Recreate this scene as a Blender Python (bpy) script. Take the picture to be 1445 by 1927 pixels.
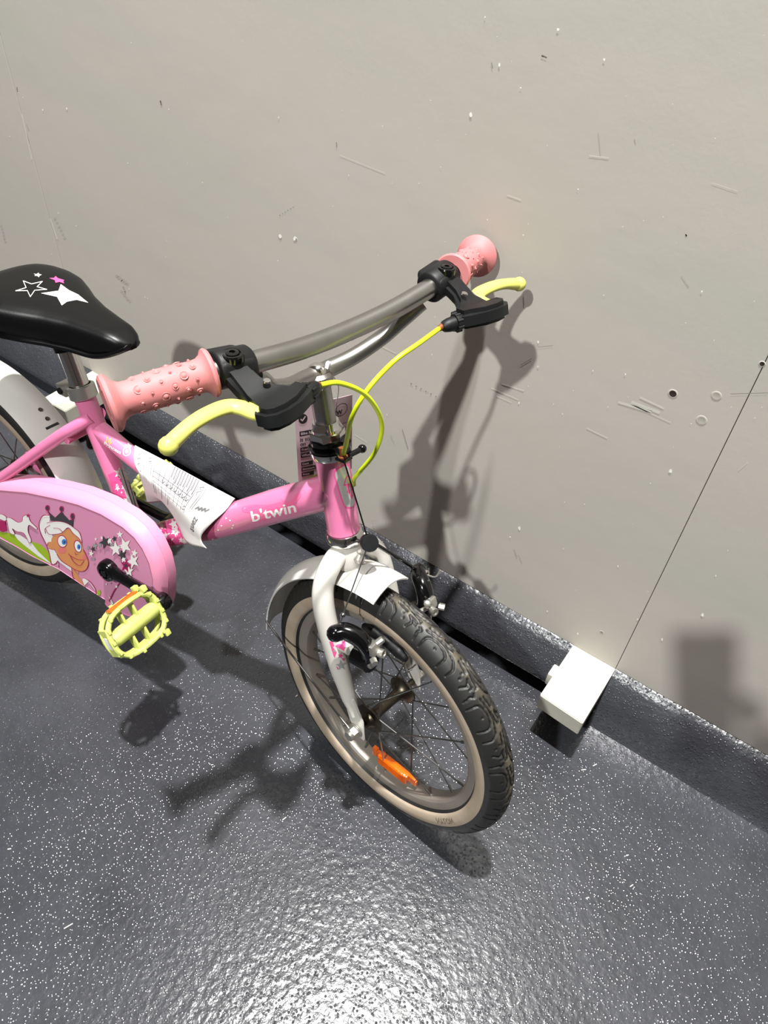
import bpy, bmesh, math, random
import numpy as np
from mathutils import Vector, Matrix, Quaternion
from mathutils.bvhtree import BVHTree
random.seed(4)
for o_ in list(bpy.data.objects): bpy.data.objects.remove(o_)
SC = bpy.context.scene
COL = SC.collection
PI = math.pi

# ---------------------------------------------------------------- camera, world, lamps, exposure
CAM = Vector((0, -0.7549, 1.0837))
CR = Matrix(((0.8094272720360591, -0.4487424281186273, 0.3787581345535196),
             (0.5848809631262021, 0.5585708469365098, -0.5881435776451156),
             (0.052361725113193563, 0.6975878741483602, 0.7145833804283037)))
FPX = 1439.9
cam = bpy.data.objects.new('camera', bpy.data.cameras.new('camera'))
COL.objects.link(cam)
cam.matrix_world = Matrix.Translation(CAM) @ CR.to_4x4()
cam.data.sensor_fit = 'HORIZONTAL'; cam.data.sensor_width = 36.0
cam.data.lens = FPX * 36.0 / 1445.0
cam.data.clip_start = 0.01; cam.data.clip_end = 60
SC.camera = cam

w = bpy.data.worlds.new('world'); SC.world = w; w.use_nodes = True
w.node_tree.nodes['Background'].inputs[0].default_value = (0.36, 0.30, 0.265, 1)
w.node_tree.nodes['Background'].inputs[1].default_value = 0.21

def lamp(name, loc, power, r, col):
    d = bpy.data.lights.new(name, 'POINT'); d.energy = power; d.shadow_soft_size = r; d.color = col
    o = bpy.data.objects.new(name, d); o.location = loc; COL.objects.link(o); return o
lamp('lamp_room', (-0.23, -3.81, 4.41), 1060, 0.075, (0.97, 1.0, 0.96))
lamp('lamp_overhead', (-0.27, -0.30, 4.0), 1420, 0.05, (1.0, 0.985, 0.96))

vs = SC.view_settings
vs.view_transform = 'Standard'; vs.look = 'None'; vs.exposure = 0.0; vs.gamma = 1.0; vs.use_curve_mapping = False
SC.display_settings.display_device = 'sRGB'

# ---------------------------------------------------------------- materials
def lin(h):
    c = [int(h[i:i+2], 16)/255 for i in (0, 2, 4)]
    return tuple((x/12.92 if x <= .04045 else ((x+.055)/1.055)**2.4) for x in c) + (1,)

def mat(name, col, rough=.5, metal=0., spec=.5, coat=0., noise=None, bump=None, extra=None, sss=0.):
    """noise=(scale, amount, colour2); bump=(scale, strength, distance)"""
    m = bpy.data.materials.new(name); m.use_nodes = True
    nt = m.node_tree; N = nt.nodes; L = nt.links; b = N['Principled BSDF']
    c = lin(col) if isinstance(col, str) else col
    b.inputs['Base Color'].default_value = c
    b.inputs['Roughness'].default_value = rough; b.inputs['Metallic'].default_value = metal
    b.inputs['Specular IOR Level'].default_value = spec
    b.inputs['Coat Weight'].default_value = coat; b.inputs['Coat Roughness'].default_value = .06
    tc = N.new('ShaderNodeTexCoord')
    if noise:
        n = N.new('ShaderNodeTexNoise'); n.inputs['Scale'].default_value = noise[0]; n.inputs['Detail'].default_value = 6
        r = N.new('ShaderNodeValToRGB'); r.color_ramp.elements[0].position = .5-.25; r.color_ramp.elements[1].position = .75
        r.color_ramp.elements[0].color = c; r.color_ramp.elements[1].color = lin(noise[2])
        mx = N.new('ShaderNodeMixRGB'); mx.inputs[0].default_value = noise[1]; mx.inputs[1].default_value = c
        L.new(tc.outputs['Object'], n.inputs['Vector']); L.new(n.outputs[0], r.inputs[0]); L.new(r.outputs[0], mx.inputs[2])
        L.new(mx.outputs[0], b.inputs['Base Color'])
    if bump:
        n = N.new('ShaderNodeTexNoise'); n.inputs['Scale'].default_value = bump[0]; n.inputs['Detail'].default_value = 4
        bp = N.new('ShaderNodeBump'); bp.inputs['Strength'].default_value = bump[1]; bp.inputs['Distance'].default_value = bump[2]
        L.new(tc.outputs['Object'], n.inputs['Vector']); L.new(n.outputs[0], bp.inputs['Height']); L.new(bp.outputs[0], b.inputs['Normal'])
    if extra: extra(m, nt, b, tc)
    return m

def floor_extra(m, nt, b, tc):
    N, L = nt.nodes, nt.links
    # orange-peel lacquer with tiny beads, plus scuffed lighter clouds
    v = N.new('ShaderNodeTexVoronoi'); v.inputs['Scale'].default_value = 215; v.inputs['Randomness'].default_value = 1
    v2 = N.new('ShaderNodeTexNoise'); v2.inputs['Scale'].default_value = 95; v2.inputs['Detail'].default_value = 3
    r = N.new('ShaderNodeMapRange'); r.inputs[1].default_value = 0.0; r.inputs[2].default_value = .36; r.inputs[3].default_value = 1; r.inputs[4].default_value = 0
    add = N.new('ShaderNodeMath'); add.operation = 'MULTIPLY_ADD'; add.inputs[1].default_value = .55
    bp = N.new('ShaderNodeBump'); bp.inputs['Strength'].default_value = .55; bp.inputs['Distance'].default_value = .0016
    for q in (v, v2): L.new(tc.outputs['Object'], q.inputs['Vector'])
    L.new(v.outputs['Distance'], r.inputs[0]); L.new(r.outputs[0], add.inputs[0]); L.new(v2.outputs[0], add.inputs[2])
    L.new(add.outputs[0], bp.inputs['Height']); L.new(bp.outputs[0], b.inputs['Normal'])
    n = N.new('ShaderNodeTexNoise'); n.inputs['Scale'].default_value = 7; n.inputs['Detail'].default_value = 9; n.inputs['Roughness'].default_value = .65
    cr = N.new('ShaderNodeValToRGB'); cr.color_ramp.elements[0].position = .35; cr.color_ramp.elements[1].position = .72
    cr.color_ramp.elements[0].color = lin('303135'); cr.color_ramp.elements[1].color = lin('3d3e43')
    n2 = N.new('ShaderNodeTexNoise'); n2.inputs['Scale'].default_value = 260; n2.inputs['Detail'].default_value = 2
    cr2 = N.new('ShaderNodeValToRGB'); cr2.color_ramp.elements[0].position = .66; cr2.color_ramp.elements[1].position = .74
    cr2.color_ramp.elements[0].color = (0, 0, 0, 1); cr2.color_ramp.elements[1].color = (.5, .5, .5, 1)
    mx = N.new('ShaderNodeMixRGB'); mx.inputs[2].default_value = lin('6a6b70')
    for q in (n, n2): L.new(tc.outputs['Object'], q.inputs['Vector'])
    L.new(n.outputs[0], cr.inputs[0]); L.new(n2.outputs[0], cr2.inputs[0])
    L.new(cr2.outputs[0], mx.inputs[0]); L.new(cr.outputs[0], mx.inputs[1]); L.new(mx.outputs[0], b.inputs['Base Color'])

def wall_extra(m, nt, b, tc):
    N, L = nt.nodes, nt.links
    n = N.new('ShaderNodeTexNoise'); n.inputs['Scale'].default_value = 2.2; n.inputs['Detail'].default_value = 5
    mp = N.new('ShaderNodeMapping'); mp.inputs['Rotation'].default_value = (0, .5, 0); mp.inputs['Scale'].default_value = (.5, 1, 2.4)
    cr = N.new('ShaderNodeValToRGB'); cr.color_ramp.elements[0].position = .38; cr.color_ramp.elements[1].position = .62
    cr.color_ramp.elements[0].color = lin('b3b0a7'); cr.color_ramp.elements[1].color = lin('bab2ab')
    L.new(tc.outputs['Object'], mp.inputs[0]); L.new(mp.outputs[0], n.inputs['Vector']); L.new(n.outputs[0], cr.inputs[0]); L.new(cr.outputs[0], b.inputs['Base Color'])
    n3 = N.new('ShaderNodeTexNoise'); n3.inputs['Scale'].default_value = 240; n3.inputs['Detail'].default_value = 3
    n4 = N.new('ShaderNodeTexNoise'); n4.inputs['Scale'].default_value = 14; n4.inputs['Detail'].default_value = 3
    a = N.new('ShaderNodeMath'); a.operation = 'MULTIPLY_ADD'; a.inputs[1].default_value = .12
    bp = N.new('ShaderNodeBump'); bp.inputs['Strength'].default_value = .35; bp.inputs['Distance'].default_value = .0012
    for q in (n3, n4): L.new(tc.outputs['Object'], q.inputs['Vector'])
    L.new(n3.outputs[0], a.inputs[0]); L.new(n4.outputs[0], a.inputs[2]); L.new(a.outputs[0], bp.inputs['Height']); L.new(bp.outputs[0], b.inputs['Normal'])

M = {}
M['floor'] = mat('lacquered grey floor', '3b3e44', .2, 0, .55, extra=floor_extra)
M['skirt'] = M['floor'].copy(); M['skirt'].name = 'lacquered grey skirting'
M['skirt'].node_tree.nodes['Principled BSDF'].inputs['Roughness'].default_value = .3
for n_ in M['skirt'].node_tree.nodes:
    if n_.type == 'BUMP': n_.inputs['Strength'].default_value = 1.0
M['wall'] = mat('painted wall board', 'b4afa6', .62, 0, .3, extra=wall_extra)
M['gap'] = mat('gap shade black', '0a0a0a', .9)
M['joint'] = mat('joint backing board', '857b72', .9)  # even brownish-grey of the board seen through the panel joints
M['block'] = mat('white painted wood', 'b4b1a6', .6, 0, .3, noise=(38, .35, 'a19d90'), bump=(60, .3, .001))
M['pink'] = mat('gloss pink paint', 'cf7299', .3, 0, .5, coat=.5)
M['pinkguard'] = mat('pink plastic', 'd689a8', .42, 0, .45, noise=(6, .18, 'd4829f'))
M['print'] = mat('shade-toned printed film', 'c683a3', .35, 0, .35)  # mauve puts the shade of the upright guard face into the colour
M['white'] = mat('gloss white paint', 'c6c2bb', .3, 0, .5, coat=.3)
M['whitep'] = mat('white plastic', 'c2bfbb', .25, 0, .5)
M['saddle'] = mat('black vinyl', '050506', .38, 0, .3, bump=(500, .15, .0004))
M['black'] = mat('black plastic', '0d0e0f', .5, 0, .3, noise=(60, .25, '1d1e1f'))
M['gblack'] = mat('gloss black paint', '060607', .12, 0, .55)
M['rubber'] = mat('grip rubber pink', 'b37172', .58, 0, .3, noise=(40, .45, 'a9605f'))
M['lime'] = mat('lime plastic', 'bdbc60', .45, 0, .4, noise=(45, .35, 'bdbd58'))
M['limepedal'] = mat('pale lime plastic', 'b0b85c', .42, 0, .4, noise=(70, .3, 'd3d78e'), sss=.1)
M['cable'] = mat('neon lime sleeve', 'cfe321', .3, 0, .5)
M['chrome'] = mat('chrome', 'dcdad6', .12, 1, .5)
M['chromebar'] = mat('dull chrome tube', 'a9a7a3', .32, 1, .5, noise=(30, .5, '86837e'))
M['steel'] = mat('brushed zinc steel', 'c4c2ba', .35, .9, .5)
M['wire'] = mat('spoke steel', '8a8a88', .3, 1, .5)
M['rusty'] = mat('tarnished hub steel', '6e675c', .38, 1, .5, noise=(70, .8, '3b2c20'))
M['rust'] = mat('rusty ferrule', '7a4320', .6, .3)
M['rim'] = mat('worn aluminium rim', '958d85', .46, .45, .5, noise=(22, .6, '766c62'))
M['orange'] = mat('amber reflector', 'd65c00', .15, 0, .6, coat=.5, bump=(420, .5, .001))
M['paper'] = mat('white paper', 'cfcbca', .75, 0, .2)
M['tag'] = mat('shade-tinted card', 'b9a0a8', .6, 0, .2)  # dim pinkish shade is put into the card's colour
M['ink'] = mat('black ink', '161416', .6)
M['inkgrey'] = mat('grey ink', '5f5b62', .7)
M['pwhite'] = mat('printed white', 'dedad8', .35)
M['pgrey'] = mat('printed grey', '8f8c8e', .35)
M['pdark'] = mat('printed charcoal', '3b373c', .3)
M['pdpink'] = mat('printed deep pink', 'd24e86', .3)
M['pberry'] = mat('printed berry pink', 'a31a58', .3)
M['skin'] = mat('printed tan', 'c98552', .35)
M['cheek'] = mat('printed blush', 'cf6f6a', .35)
M['blue'] = mat('printed blue', '2b78c0', .3)
M['green'] = mat('printed green', '93ae1e', .3)
M['gold'] = mat('printed gold', 'c9a63a', .35)
M['silver'] = mat('silver foil', 'b9b6b3', .25, .35)
M['scuffw'] = mat('chipped white plaster', 'eceae4', .8)
M['scuffd'] = mat('dark scuff', '8a857b', .8)
M['scuffg'] = mat('grey scuff', 'a9a59b', .75)
M['scuffl'] = mat('pale scuff', 'c8c4bb', .65)
M['hole'] = mat('screw hole dark', '2b1c18', .8)
M['coatcloth'] = mat('dark jacket cloth', '24262b', .85)
M['trouser'] = mat('dark trouser cloth', '1d1f26', .9)
M['bodyskin'] = mat('skin', 'b98468', .55)
M['hair'] = mat('brown hair', '3a281c', .7)

def tyre_extra(m, nt, b, tc):
    N, L = nt.nodes, nt.links
    at = N.new('ShaderNodeAttribute'); at.attribute_name = 'wear_groove'
    n = N.new('ShaderNodeTexNoise'); n.inputs['Scale'].default_value = 55; n.inputs['Detail'].default_value = 6
    L.new(tc.outputs['Object'], n.inputs['Vector'])
    mu = N.new('ShaderNodeMath'); mu.operation = 'MULTIPLY'
    mr = N.new('ShaderNodeMapRange'); mr.inputs[1].default_value = .3; mr.inputs[2].default_value = .7
    L.new(n.outputs[0], mr.inputs[0]); L.new(mr.outputs[0], mu.inputs[0]); L.new(at.outputs['Fac'], mu.inputs[1])
    mr.inputs[3].default_value = .55; mr.inputs[4].default_value = 1.1
    cr = N.new('ShaderNodeValToRGB'); e = cr.color_ramp.elements
    e[0].position = .02; e[0].color = lin('070707'); e[1].position = 1; e[1].color = lin('554e40')
    k = e.new(.10); k.color = lin('191918'); k = e.new(.32); k.color = lin('21201f')
    L.new(mu.outputs[0], cr.inputs[0]); L.new(cr.outputs[0], b.inputs['Base Color'])
M['tyre'] = mat('worn tyre rubber', '202020', .5, 0, .45, extra=tyre_extra)
M['cream'] = mat('cream sidewall rubber', 'a8998a', .65, 0, .25, noise=(30, .65, '85755f'))

# ---------------------------------------------------------------- mesh helpers
def obj(name, bm, mats, parent=None, smooth=True, label=None, kind=None, angle=38):
    me = bpy.data.meshes.new(name)
    bmesh.ops.recalc_face_normals(bm, faces=bm.faces)
    bm.to_mesh(me); bm.free()
    for m in (mats if isinstance(mats, (list, tuple)) else [mats]): me.materials.append(m)
    if smooth:
        me.polygons.foreach_set('use_smooth', [True]*len(me.polygons))
        try: me.set_sharp_from_angle(angle=math.radians(angle))
        except Exception: pass
    o = bpy.data.objects.new(name, me); COL.objects.link(o)
    if parent: o.parent = parent
    if label: o['label'] = label
    if kind: o['kind'] = kind
    return o

def tag(o, label, cat, group=None):
    o['label'] = label; o['category'] = cat
    if group: o['group'] = group
    return o

def catmull(pts, k=6, closed=False):
    P = [Vector(p) for p in pts]; n = len(P); out = []
    seg = n if closed else n-1
    for i in range(seg):
        p1, p2 = P[i], P[(i+1) % n]
        p0 = P[(i-1) % n] if (closed or i > 0) else p1*2-p2
        p3 = P[(i+2) % n] if (closed or i+2 < n) else p2*2-p1
        for j in range(k):
            t = j/k
            out.append(.5*((2*p1)+(p2-p0)*t+(2*p0-5*p1+4*p2-p3)*t*t+(3*p1-p0-3*p2+p3)*t**3))
    if not closed: out.append(P[-1])
    return out

def interp(vals, k):
    out = []
    for i in range(len(vals)-1):
        for j in range(k):
            t = j/k; t = t*t*(3-2*t); out.append(vals[i]*(1-t)+vals[i+1]*t)
    out.append(vals[-1]); return out

def tube(bm, pts, r, n=16, caps=True, smooth=0, flat=None, up=None, mi=0, roundcap=False):
    """sweep; r scalar or list; flat = list/scalar scale of second axis; up fixes the frame"""
    m0 = len(pts)
    rr = list(r) if hasattr(r, '__len__') else [r]*m0
    fl = list(flat) if hasattr(flat, '__len__') else [flat or 1.]*m0
    pts = [Vector(p) for p in pts]
    if smooth:
        pts = catmull(pts, smooth); rr = interp(rr, smooth); fl = interp(fl, smooth)
    if roundcap:
        def cap(pa, pb, ra, fa):
            d = (pa-pb).normalized(); o1 = []
            for a in (.5, .8, .95):
                o1.append((pa+d*ra*a*.9, ra*math.sqrt(max(0, 1-a*a))+1e-5, fa))
            return o1
        e0 = cap(pts[0], pts[1], rr[0], fl[0]); e1 = cap(pts[-1], pts[-2], rr[-1], fl[-1])
        pts = [q[0] for q in reversed(e0)]+pts+[q[0] for q in e1]
        rr = [q[1] for q in reversed(e0)]+rr+[q[1] for q in e1]
        fl = [q[2] for q in reversed(e0)]+fl+[q[2] for q in e1]
    T = []
    for i in range(len(pts)):
        a = pts[max(i-1, 0)]; b = pts[min(i+1, len(pts)-1)]
        T.append((b-a).normalized())
    if up is not None: N = Vector(up)
    else: N = T[0].orthogonal()
    N = (N-T[0]*N.dot(T[0])).normalized()
    rings = []
    for i, p in enumerate(pts):
        N = (N-T[i]*N.dot(T[i])).normalized(); B = T[i].cross(N)
        rings.append([bm.verts.new(p+N*(rr[i]*math.cos(2*PI*k/n))+B*(rr[i]*fl[i]*math.sin(2*PI*k/n))) for k in range(n)])
    for a, b in zip(rings, rings[1:]):
        for k in range(n):
            f = bm.faces.new((a[k], a[(k+1) % n], b[(k+1) % n], b[k])); f.material_index = mi
    if caps:
        for q in (rings[0], rings[-1]):
            f = bm.faces.new(q); f.material_index = mi
    return bm

def lathe(bm, prof, o, axis, n=32, mi=0, x=None, closed=False):
    """prof: list of (radius, height along axis)"""
    o = Vector(o); A_ = Vector(axis).normalized(); X = Vector(x) if x is not None else A_.orthogonal()
    X = (X-A_*X.dot(A_)).normalized(); Y = A_.cross(X); rings = []
    for r, h in prof:
        if r < 1e-7: rings.append([bm.verts.new(o+A_*h)])
        else: rings.append([bm.verts.new(o+A_*h+X*(r*math.cos(2*PI*k/n))+Y*(r*math.sin(2*PI*k/n))) for k in range(n)])
    pr = list(zip(rings, rings[1:]))
    if closed: pr.append((rings[-1], rings[0]))
    for a, b in pr:
        for k in range(n):
            k2 = (k+1) % n
            if len(a) == 1 and len(b) == 1: continue
            if len(a) == 1: f = bm.faces.new((a[0], b[k2], b[k]))
            elif len(b) == 1: f = bm.faces.new((a[k], a[k2], b[0]))
            else: f = bm.faces.new((a[k], a[k2], b[k2], b[k]))
            f.material_index = mi
    return bm

def box(bm, c, ax, ay, az, bev=0., mi=0):
    """c centre; ax, ay, az half-extent vectors"""
    c = Vector(c); ax, ay, az = Vector(ax), Vector(ay), Vector(az)
    t = bmesh.new()
    vs_ = [t.verts.new(c+ax*i+ay*j+az*k) for i in (-1, 1) for j in (-1, 1) for k in (-1, 1)]
    for q in ((0, 1, 3, 2), (4, 6, 7, 5), (0, 4, 5, 1), (2, 3, 7, 6), (0, 2, 6, 4), (1, 5, 7, 3)): t.faces.new([vs_[i] for i in q])
    bmesh.ops.recalc_face_normals(t, faces=t.faces)
    if bev: bmesh.ops.bevel(t, geom=list(t.edges), offset=bev, segments=2, affect='EDGES', profile=.6)
    for f in t.faces: f.material_index = mi
    me = bpy.data.meshes.new('t'); t.to_mesh(me); t.free(); bm.from_mesh(me); bpy.data.meshes.remove(me)
    return bm

def sphere(bm, c, r, sc=(1, 1, 1), n=16, mi=0, mtx=None):
    t = bmesh.ops.create_uvsphere(bm, u_segments=n, v_segments=n//2+1, radius=r)
    for v in t['verts']:
        q = Vector((v.co.x*sc[0], v.co.y*sc[1], v.co.z*sc[2]))
        if mtx is not None: q = mtx @ q
        v.co = q+Vector(c)
    for v in t['verts']:
        for f in v.link_faces: f.material_index = mi
    return bm

def BM(): return bmesh.new()

def empty(name, loc=(0, 0, 0)):
    o = bpy.data.objects.new(name, None); COL.objects.link(o); o.location = loc; o.empty_display_size = .1; return o

# ---------------------------------------------------------------- frames of the bicycle
def rz(a): return Matrix.Rotation(a, 3, 'Z')
def rx(a): return Matrix.Rotation(a, 3, 'X')
PSI, LEAN, STEER, HA = [math.radians(q) for q in (4.1641, 7.8401, -12.1067, 73.9989)]
BMX = rz(PSI) @ rx(-LEAN); BO = Vector((-0.9985, -0.3807, 0))
RW = .197; OFF = .0266; WB = .7393
aax = Vector((-math.cos(HA), 0, math.sin(HA))); fwd = Vector((math.sin(HA), 0, math.cos(HA)))
A0 = Vector((WB, 0, RW))-fwd*OFF
f2 = fwd*math.cos(STEER)+Vector((0, 1, 0))*math.sin(STEER)
l2 = fwd*(-math.sin(STEER))+Vector((0, 1, 0))*math.cos(STEER)
def S(u, v=None, w_=None):
    if v is None: u, v, w_ = u
    return A0+f2*u+l2*v+aax*w_
def Sd(u, v, w_): return f2*u+l2*v+aax*w_
def SS(pts): return [S(*q) for q in pts]
def ray(px):
    d = Vector(((px[0]-722.5)/FPX, -(px[1]-963.5)/FPX, -1)); return (CR @ d).normalized()
BINV = BMX.transposed()
def ray_b(px): return BINV @ ray(px)
CAM_B = BINV @ (CAM-BO)
def on_y(px, y):
    d = ray_b(px); return CAM_B+d*((y-CAM_B.y)/d.y)
def on_wall(px, y=0.):
    d = ray(px); return CAM+d*((y-CAM.y)/d.y)
def on_floor(px, z=0.):
    d = ray(px); return CAM+d*((z-CAM.z)/d.z)

# ---------------------------------------------------------------- flat print laid on surfaces
def stroke_poly(pts, wd):
    """a thin closed outline around a polyline -> list of quads"""
    out = []
    for (x0, y0), (x1, y1) in zip(pts, pts[1:]):
        dx, dy = x1-x0, y1-y0; L_ = math.hypot(dx, dy) or 1
        ex, ey = dx/L_*wd*.3, dy/L_*wd*.3; nx, ny = -dy/L_*wd/2, dx/L_*wd/2
        out.append([(x0-ex+nx, y0-ey+ny), (x1+ex+nx, y1+ey+ny), (x1+ex-nx, y1+ey-ny), (x0-ex-nx, y0-ey-ny)])
    return out
def star_poly(cx, cy, r, rot=0, sx=1., sy=1., inner=.42, sk=0):
    out = []
    for k in range(10):
        q = r if k % 2 == 0 else r*inner; a = rot+k*PI/5
        x, y = q*math.sin(a)*sx, -q*math.cos(a)*sy
        out.append((cx+x+sk*y, cy+y))
    return out
def ell(cx, cy, a, b, rot=0, n=20):
    c, s = math.cos(rot), math.sin(rot)
    return [(cx+a*math.cos(t)*c-b*math.sin(t)*s, cy+a*math.cos(t)*s+b*math.sin(t)*c) for t in [2*PI*k/n for k in range(n)]]
def smooth_poly(pts, k=4):
    return [(q.x, q.y) for q in catmull([(x, y, 0) for x, y in pts], k, True)]
FONTS = {}
def text_polys(s, bold=False):
    """flat text -> list of triangles/polys in text units (x right, y up)"""
    cu = bpy.data.curves.new('t', 'FONT'); cu.body = s; cu.resolution_u = 3
    if bold: cu.offset = .018
    o = bpy.data.objects.new('t', cu); COL.objects.link(o)
    me = bpy.data.meshes.new_from_object(o.evaluated_get(bpy.context.evaluated_depsgraph_get()))
    out = [[(me.vertices[i].co.x, me.vertices[i].co.y) for i in p.vertices] for p in me.polygons]
    bpy.data.objects.remove(o); bpy.data.curves.remove(cu); bpy.data.meshes.remove(me)
    return out
def place_text(s, o, xdir, ydir, bold=False):
    return [[(o[0]+x*xdir[0]+y*ydir[0], o[1]+x*xdir[1]+y*ydir[1]) for x, y in p] for p in text_polys(s, bold)]

def polymesh(layers, step):
    """layers: list of (polys2d, material index); returns bm in xy with z = layer number, cut on a grid"""
    bm = BM()
    for li, (polys, mi) in enumerate(layers):
        t = BM()
        for p in polys:
            try:
                f = t.faces.new([t.verts.new((x, y, 0)) for x, y in p])
            except Exception: continue
        for f in t.faces: f.normal_update()
        bmesh.ops.triangulate(t, faces=t.faces[:], ngon_method='EAR_CLIP')
        if step and t.verts:
            for ax in (0, 1):
                lo = min(v.co[ax] for v in t.verts); hi = max(v.co[ax] for v in t.verts)
                q = math.ceil(lo/step)*step
                while q < hi:
                    co = Vector((0, 0, 0)); co[ax] = q; no = Vector((0, 0, 0)); no[ax] = 1
                    bmesh.ops.bisect_plane(t, geom=t.verts[:]+t.edges[:]+t.faces[:], plane_co=co, plane_no=no); q += step
        mp = {}
        for v in t.verts: mp[v.index if False else v] = bm.verts.new((v.co.x, v.co.y, li))
        for f in t.faces:
            g = bm.faces.new([mp[v] for v in f.verts]); g.material_index = mi
        t.free()
    return bm

def bvh_of(objs):
    verts, polys = [], []
    for o in objs:
        b = len(verts); verts += [v.co.copy() for v in o.data.vertices]
        polys += [[b+i for i in p.vertices] for p in o.data.polygons]
    return BVHTree.FromPolygons(verts, polys)

def decal(name, layers, targets, mats, parent, step=5., off=.00025, label=None, local=True, lstep=.00012, flip=False):
    """print whose outline is given in photograph pixels, wrapped on the real surface it belongs to"""
    tree = bvh_of(targets); bm = polymesh(layers, step); bad = []
    o0 = CAM_B if local else CAM
    for v in bm.verts:
        d = ray_b((v.co.x, v.co.y)) if local else ray((v.co.x, v.co.y))
        loc, nor, idx, dist = tree.ray_cast(o0, d)
        if loc is None: bad.append(v); continue
        if nor.dot(d) > 0: nor = -nor
        v.co = loc+nor*(off+lstep*v.co.z)
    if bad: bmesh.ops.delete(bm, geom=bad, context='VERTS')
    long_ = [f for f in bm.faces if step and max(e.calc_length() for e in f.edges) > .035]
    if long_: bmesh.ops.delete(bm, geom=long_, context='FACES')
    me = bpy.data.meshes.new(name); bm.to_mesh(me); bm.free()
    for m in mats: me.materials.append(m)
    o = bpy.data.objects.new(name, me); COL.objects.link(o); o.parent = parent
    if label: o['label'] = label
    return o

# ================================================================ SETTING
XS = -.0486; ZB = .1069
bm = BM(); box(bm, (-.9, -1.3, -.05), (3.2, 0, 0), (0, 2.2, 0), (0, 0, .05))
fl = obj('floor', bm, M['floor'], smooth=False); fl['kind'] = 'structure'
wall = empty('wall_back', (0, 0, 0)); wall['kind'] = 'structure'
for x0, x1 in ((-3.6, -2.4505), (-2.4495, -1.2502), (-1.2492, XS-.0004), (XS+.0003, 1.15), (1.151, 2.2)):
    bm = BM(); box(bm, ((x0+x1)/2, .009, (ZB+2.6)/2), ((x1-x0)/2, 0, 0), (0, .009, 0), (0, 0, (2.6-ZB)/2), .0007)
    obj('wall_panel', bm, M['wall'], wall, smooth=False)
bm = BM(); box(bm, (-.7, .03, 1.35), (2.9, 0, 0), (0, .01, 0), (0, 0, 1.25)); obj('backing_board', bm, M['joint'], wall, smooth=False)
# skirting under the boards: left of the block it stops above the floor, right of it runs down in a cove
def sweep_x(prof, x0, x1, n=40, jit=.0006):
    bm = BM(); rows = []
    for i in range(n+1):
        x = x0+(x1-x0)*i/n
        rows.append([bm.verts.new((x, y+random.uniform(-jit, jit), z)) for y, z in prof])
    for a, b in zip(rows, rows[1:]):
        for k in range(len(prof)): bm.faces.new((a[k], a[(k+1) % len(prof)], b[(k+1) % len(prof)], b[k]))
    bm.faces.new(rows[0]); bm.faces.new(rows[-1]); return bm
o = obj('baseboard_back', sweep_x([(.018, ZB-.0005), (-.001, ZB-.0005), (-.012, .092), (-.021, .076), (-.028, .060), (-.034, .045), (-.0375, .036), (-.036, .032), (.018, .032)], -3.6, XS-.0708), M['skirt'], angle=60); o['kind'] = 'structure'
o = obj('baseboard_right', sweep_x([(.018, ZB-.0005), (-.001, ZB-.0005), (-.012, .094), (-.021, .080), (-.028, .064), (-.033, .045), (-.036, .022), (-.0385, .005), (-.041, .0004), (.018, .0004)], XS+.0005, 2.2, 30), M['skirt'], angle=60); o['kind'] = 'structure'
bm = BM(); box(bm, (-1.86, .021, .0155), (1.74, 0, 0), (0, .003, 0), (0, 0, .0152)); o = obj('gap_shade_1', bm, M['gap'], smooth=False); o['kind'] = 'structure'  # black strip that paints the shade in the gap under the skirting

def wood_block(x0, x1, yl, yr, zt, zb, label):
    bm = BM()
    top = [(x0, .015), (x1, .015), (x1, -yr), (x0, -yl)]
    a = [bm.verts.new((x, y, zt-.0004)) for x, y in top]; b = [bm.verts.new((x, y, zb)) for x, y in top]
    bm.faces.new(a); bm.faces.new(b)
    for i in range(4): bm.faces.new((a[i], a[(i+1) % 4], b[(i+1) % 4], b[i]))
    bmesh.ops.bevel(bm, geom=bm.edges[:], offset=.0012, segments=2, affect='EDGES')
    o = obj('wood_block', bm, M['block']); return tag(o, label, 'wood block')
wood_block(XS-.0708, XS, .111, .115, ZB, .074, 'white wooden block under the panel joint, right of the front wheel')
wood_block(-1.243, -1.174, .124, .122, ZB, .074, 'white wooden block under the wall behind the seat post and pink frame')
bm = BM(); box(bm, (XS-.0708-.0062, -.038, .062), (.006, 0, 0), (0, .012, 0), (0, 0, .014), .003)
tag(obj('plaster_wedge', bm, M['block']), 'small white wedge tucked against the left side of the right-hand wooden block', 'wedge')

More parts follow.
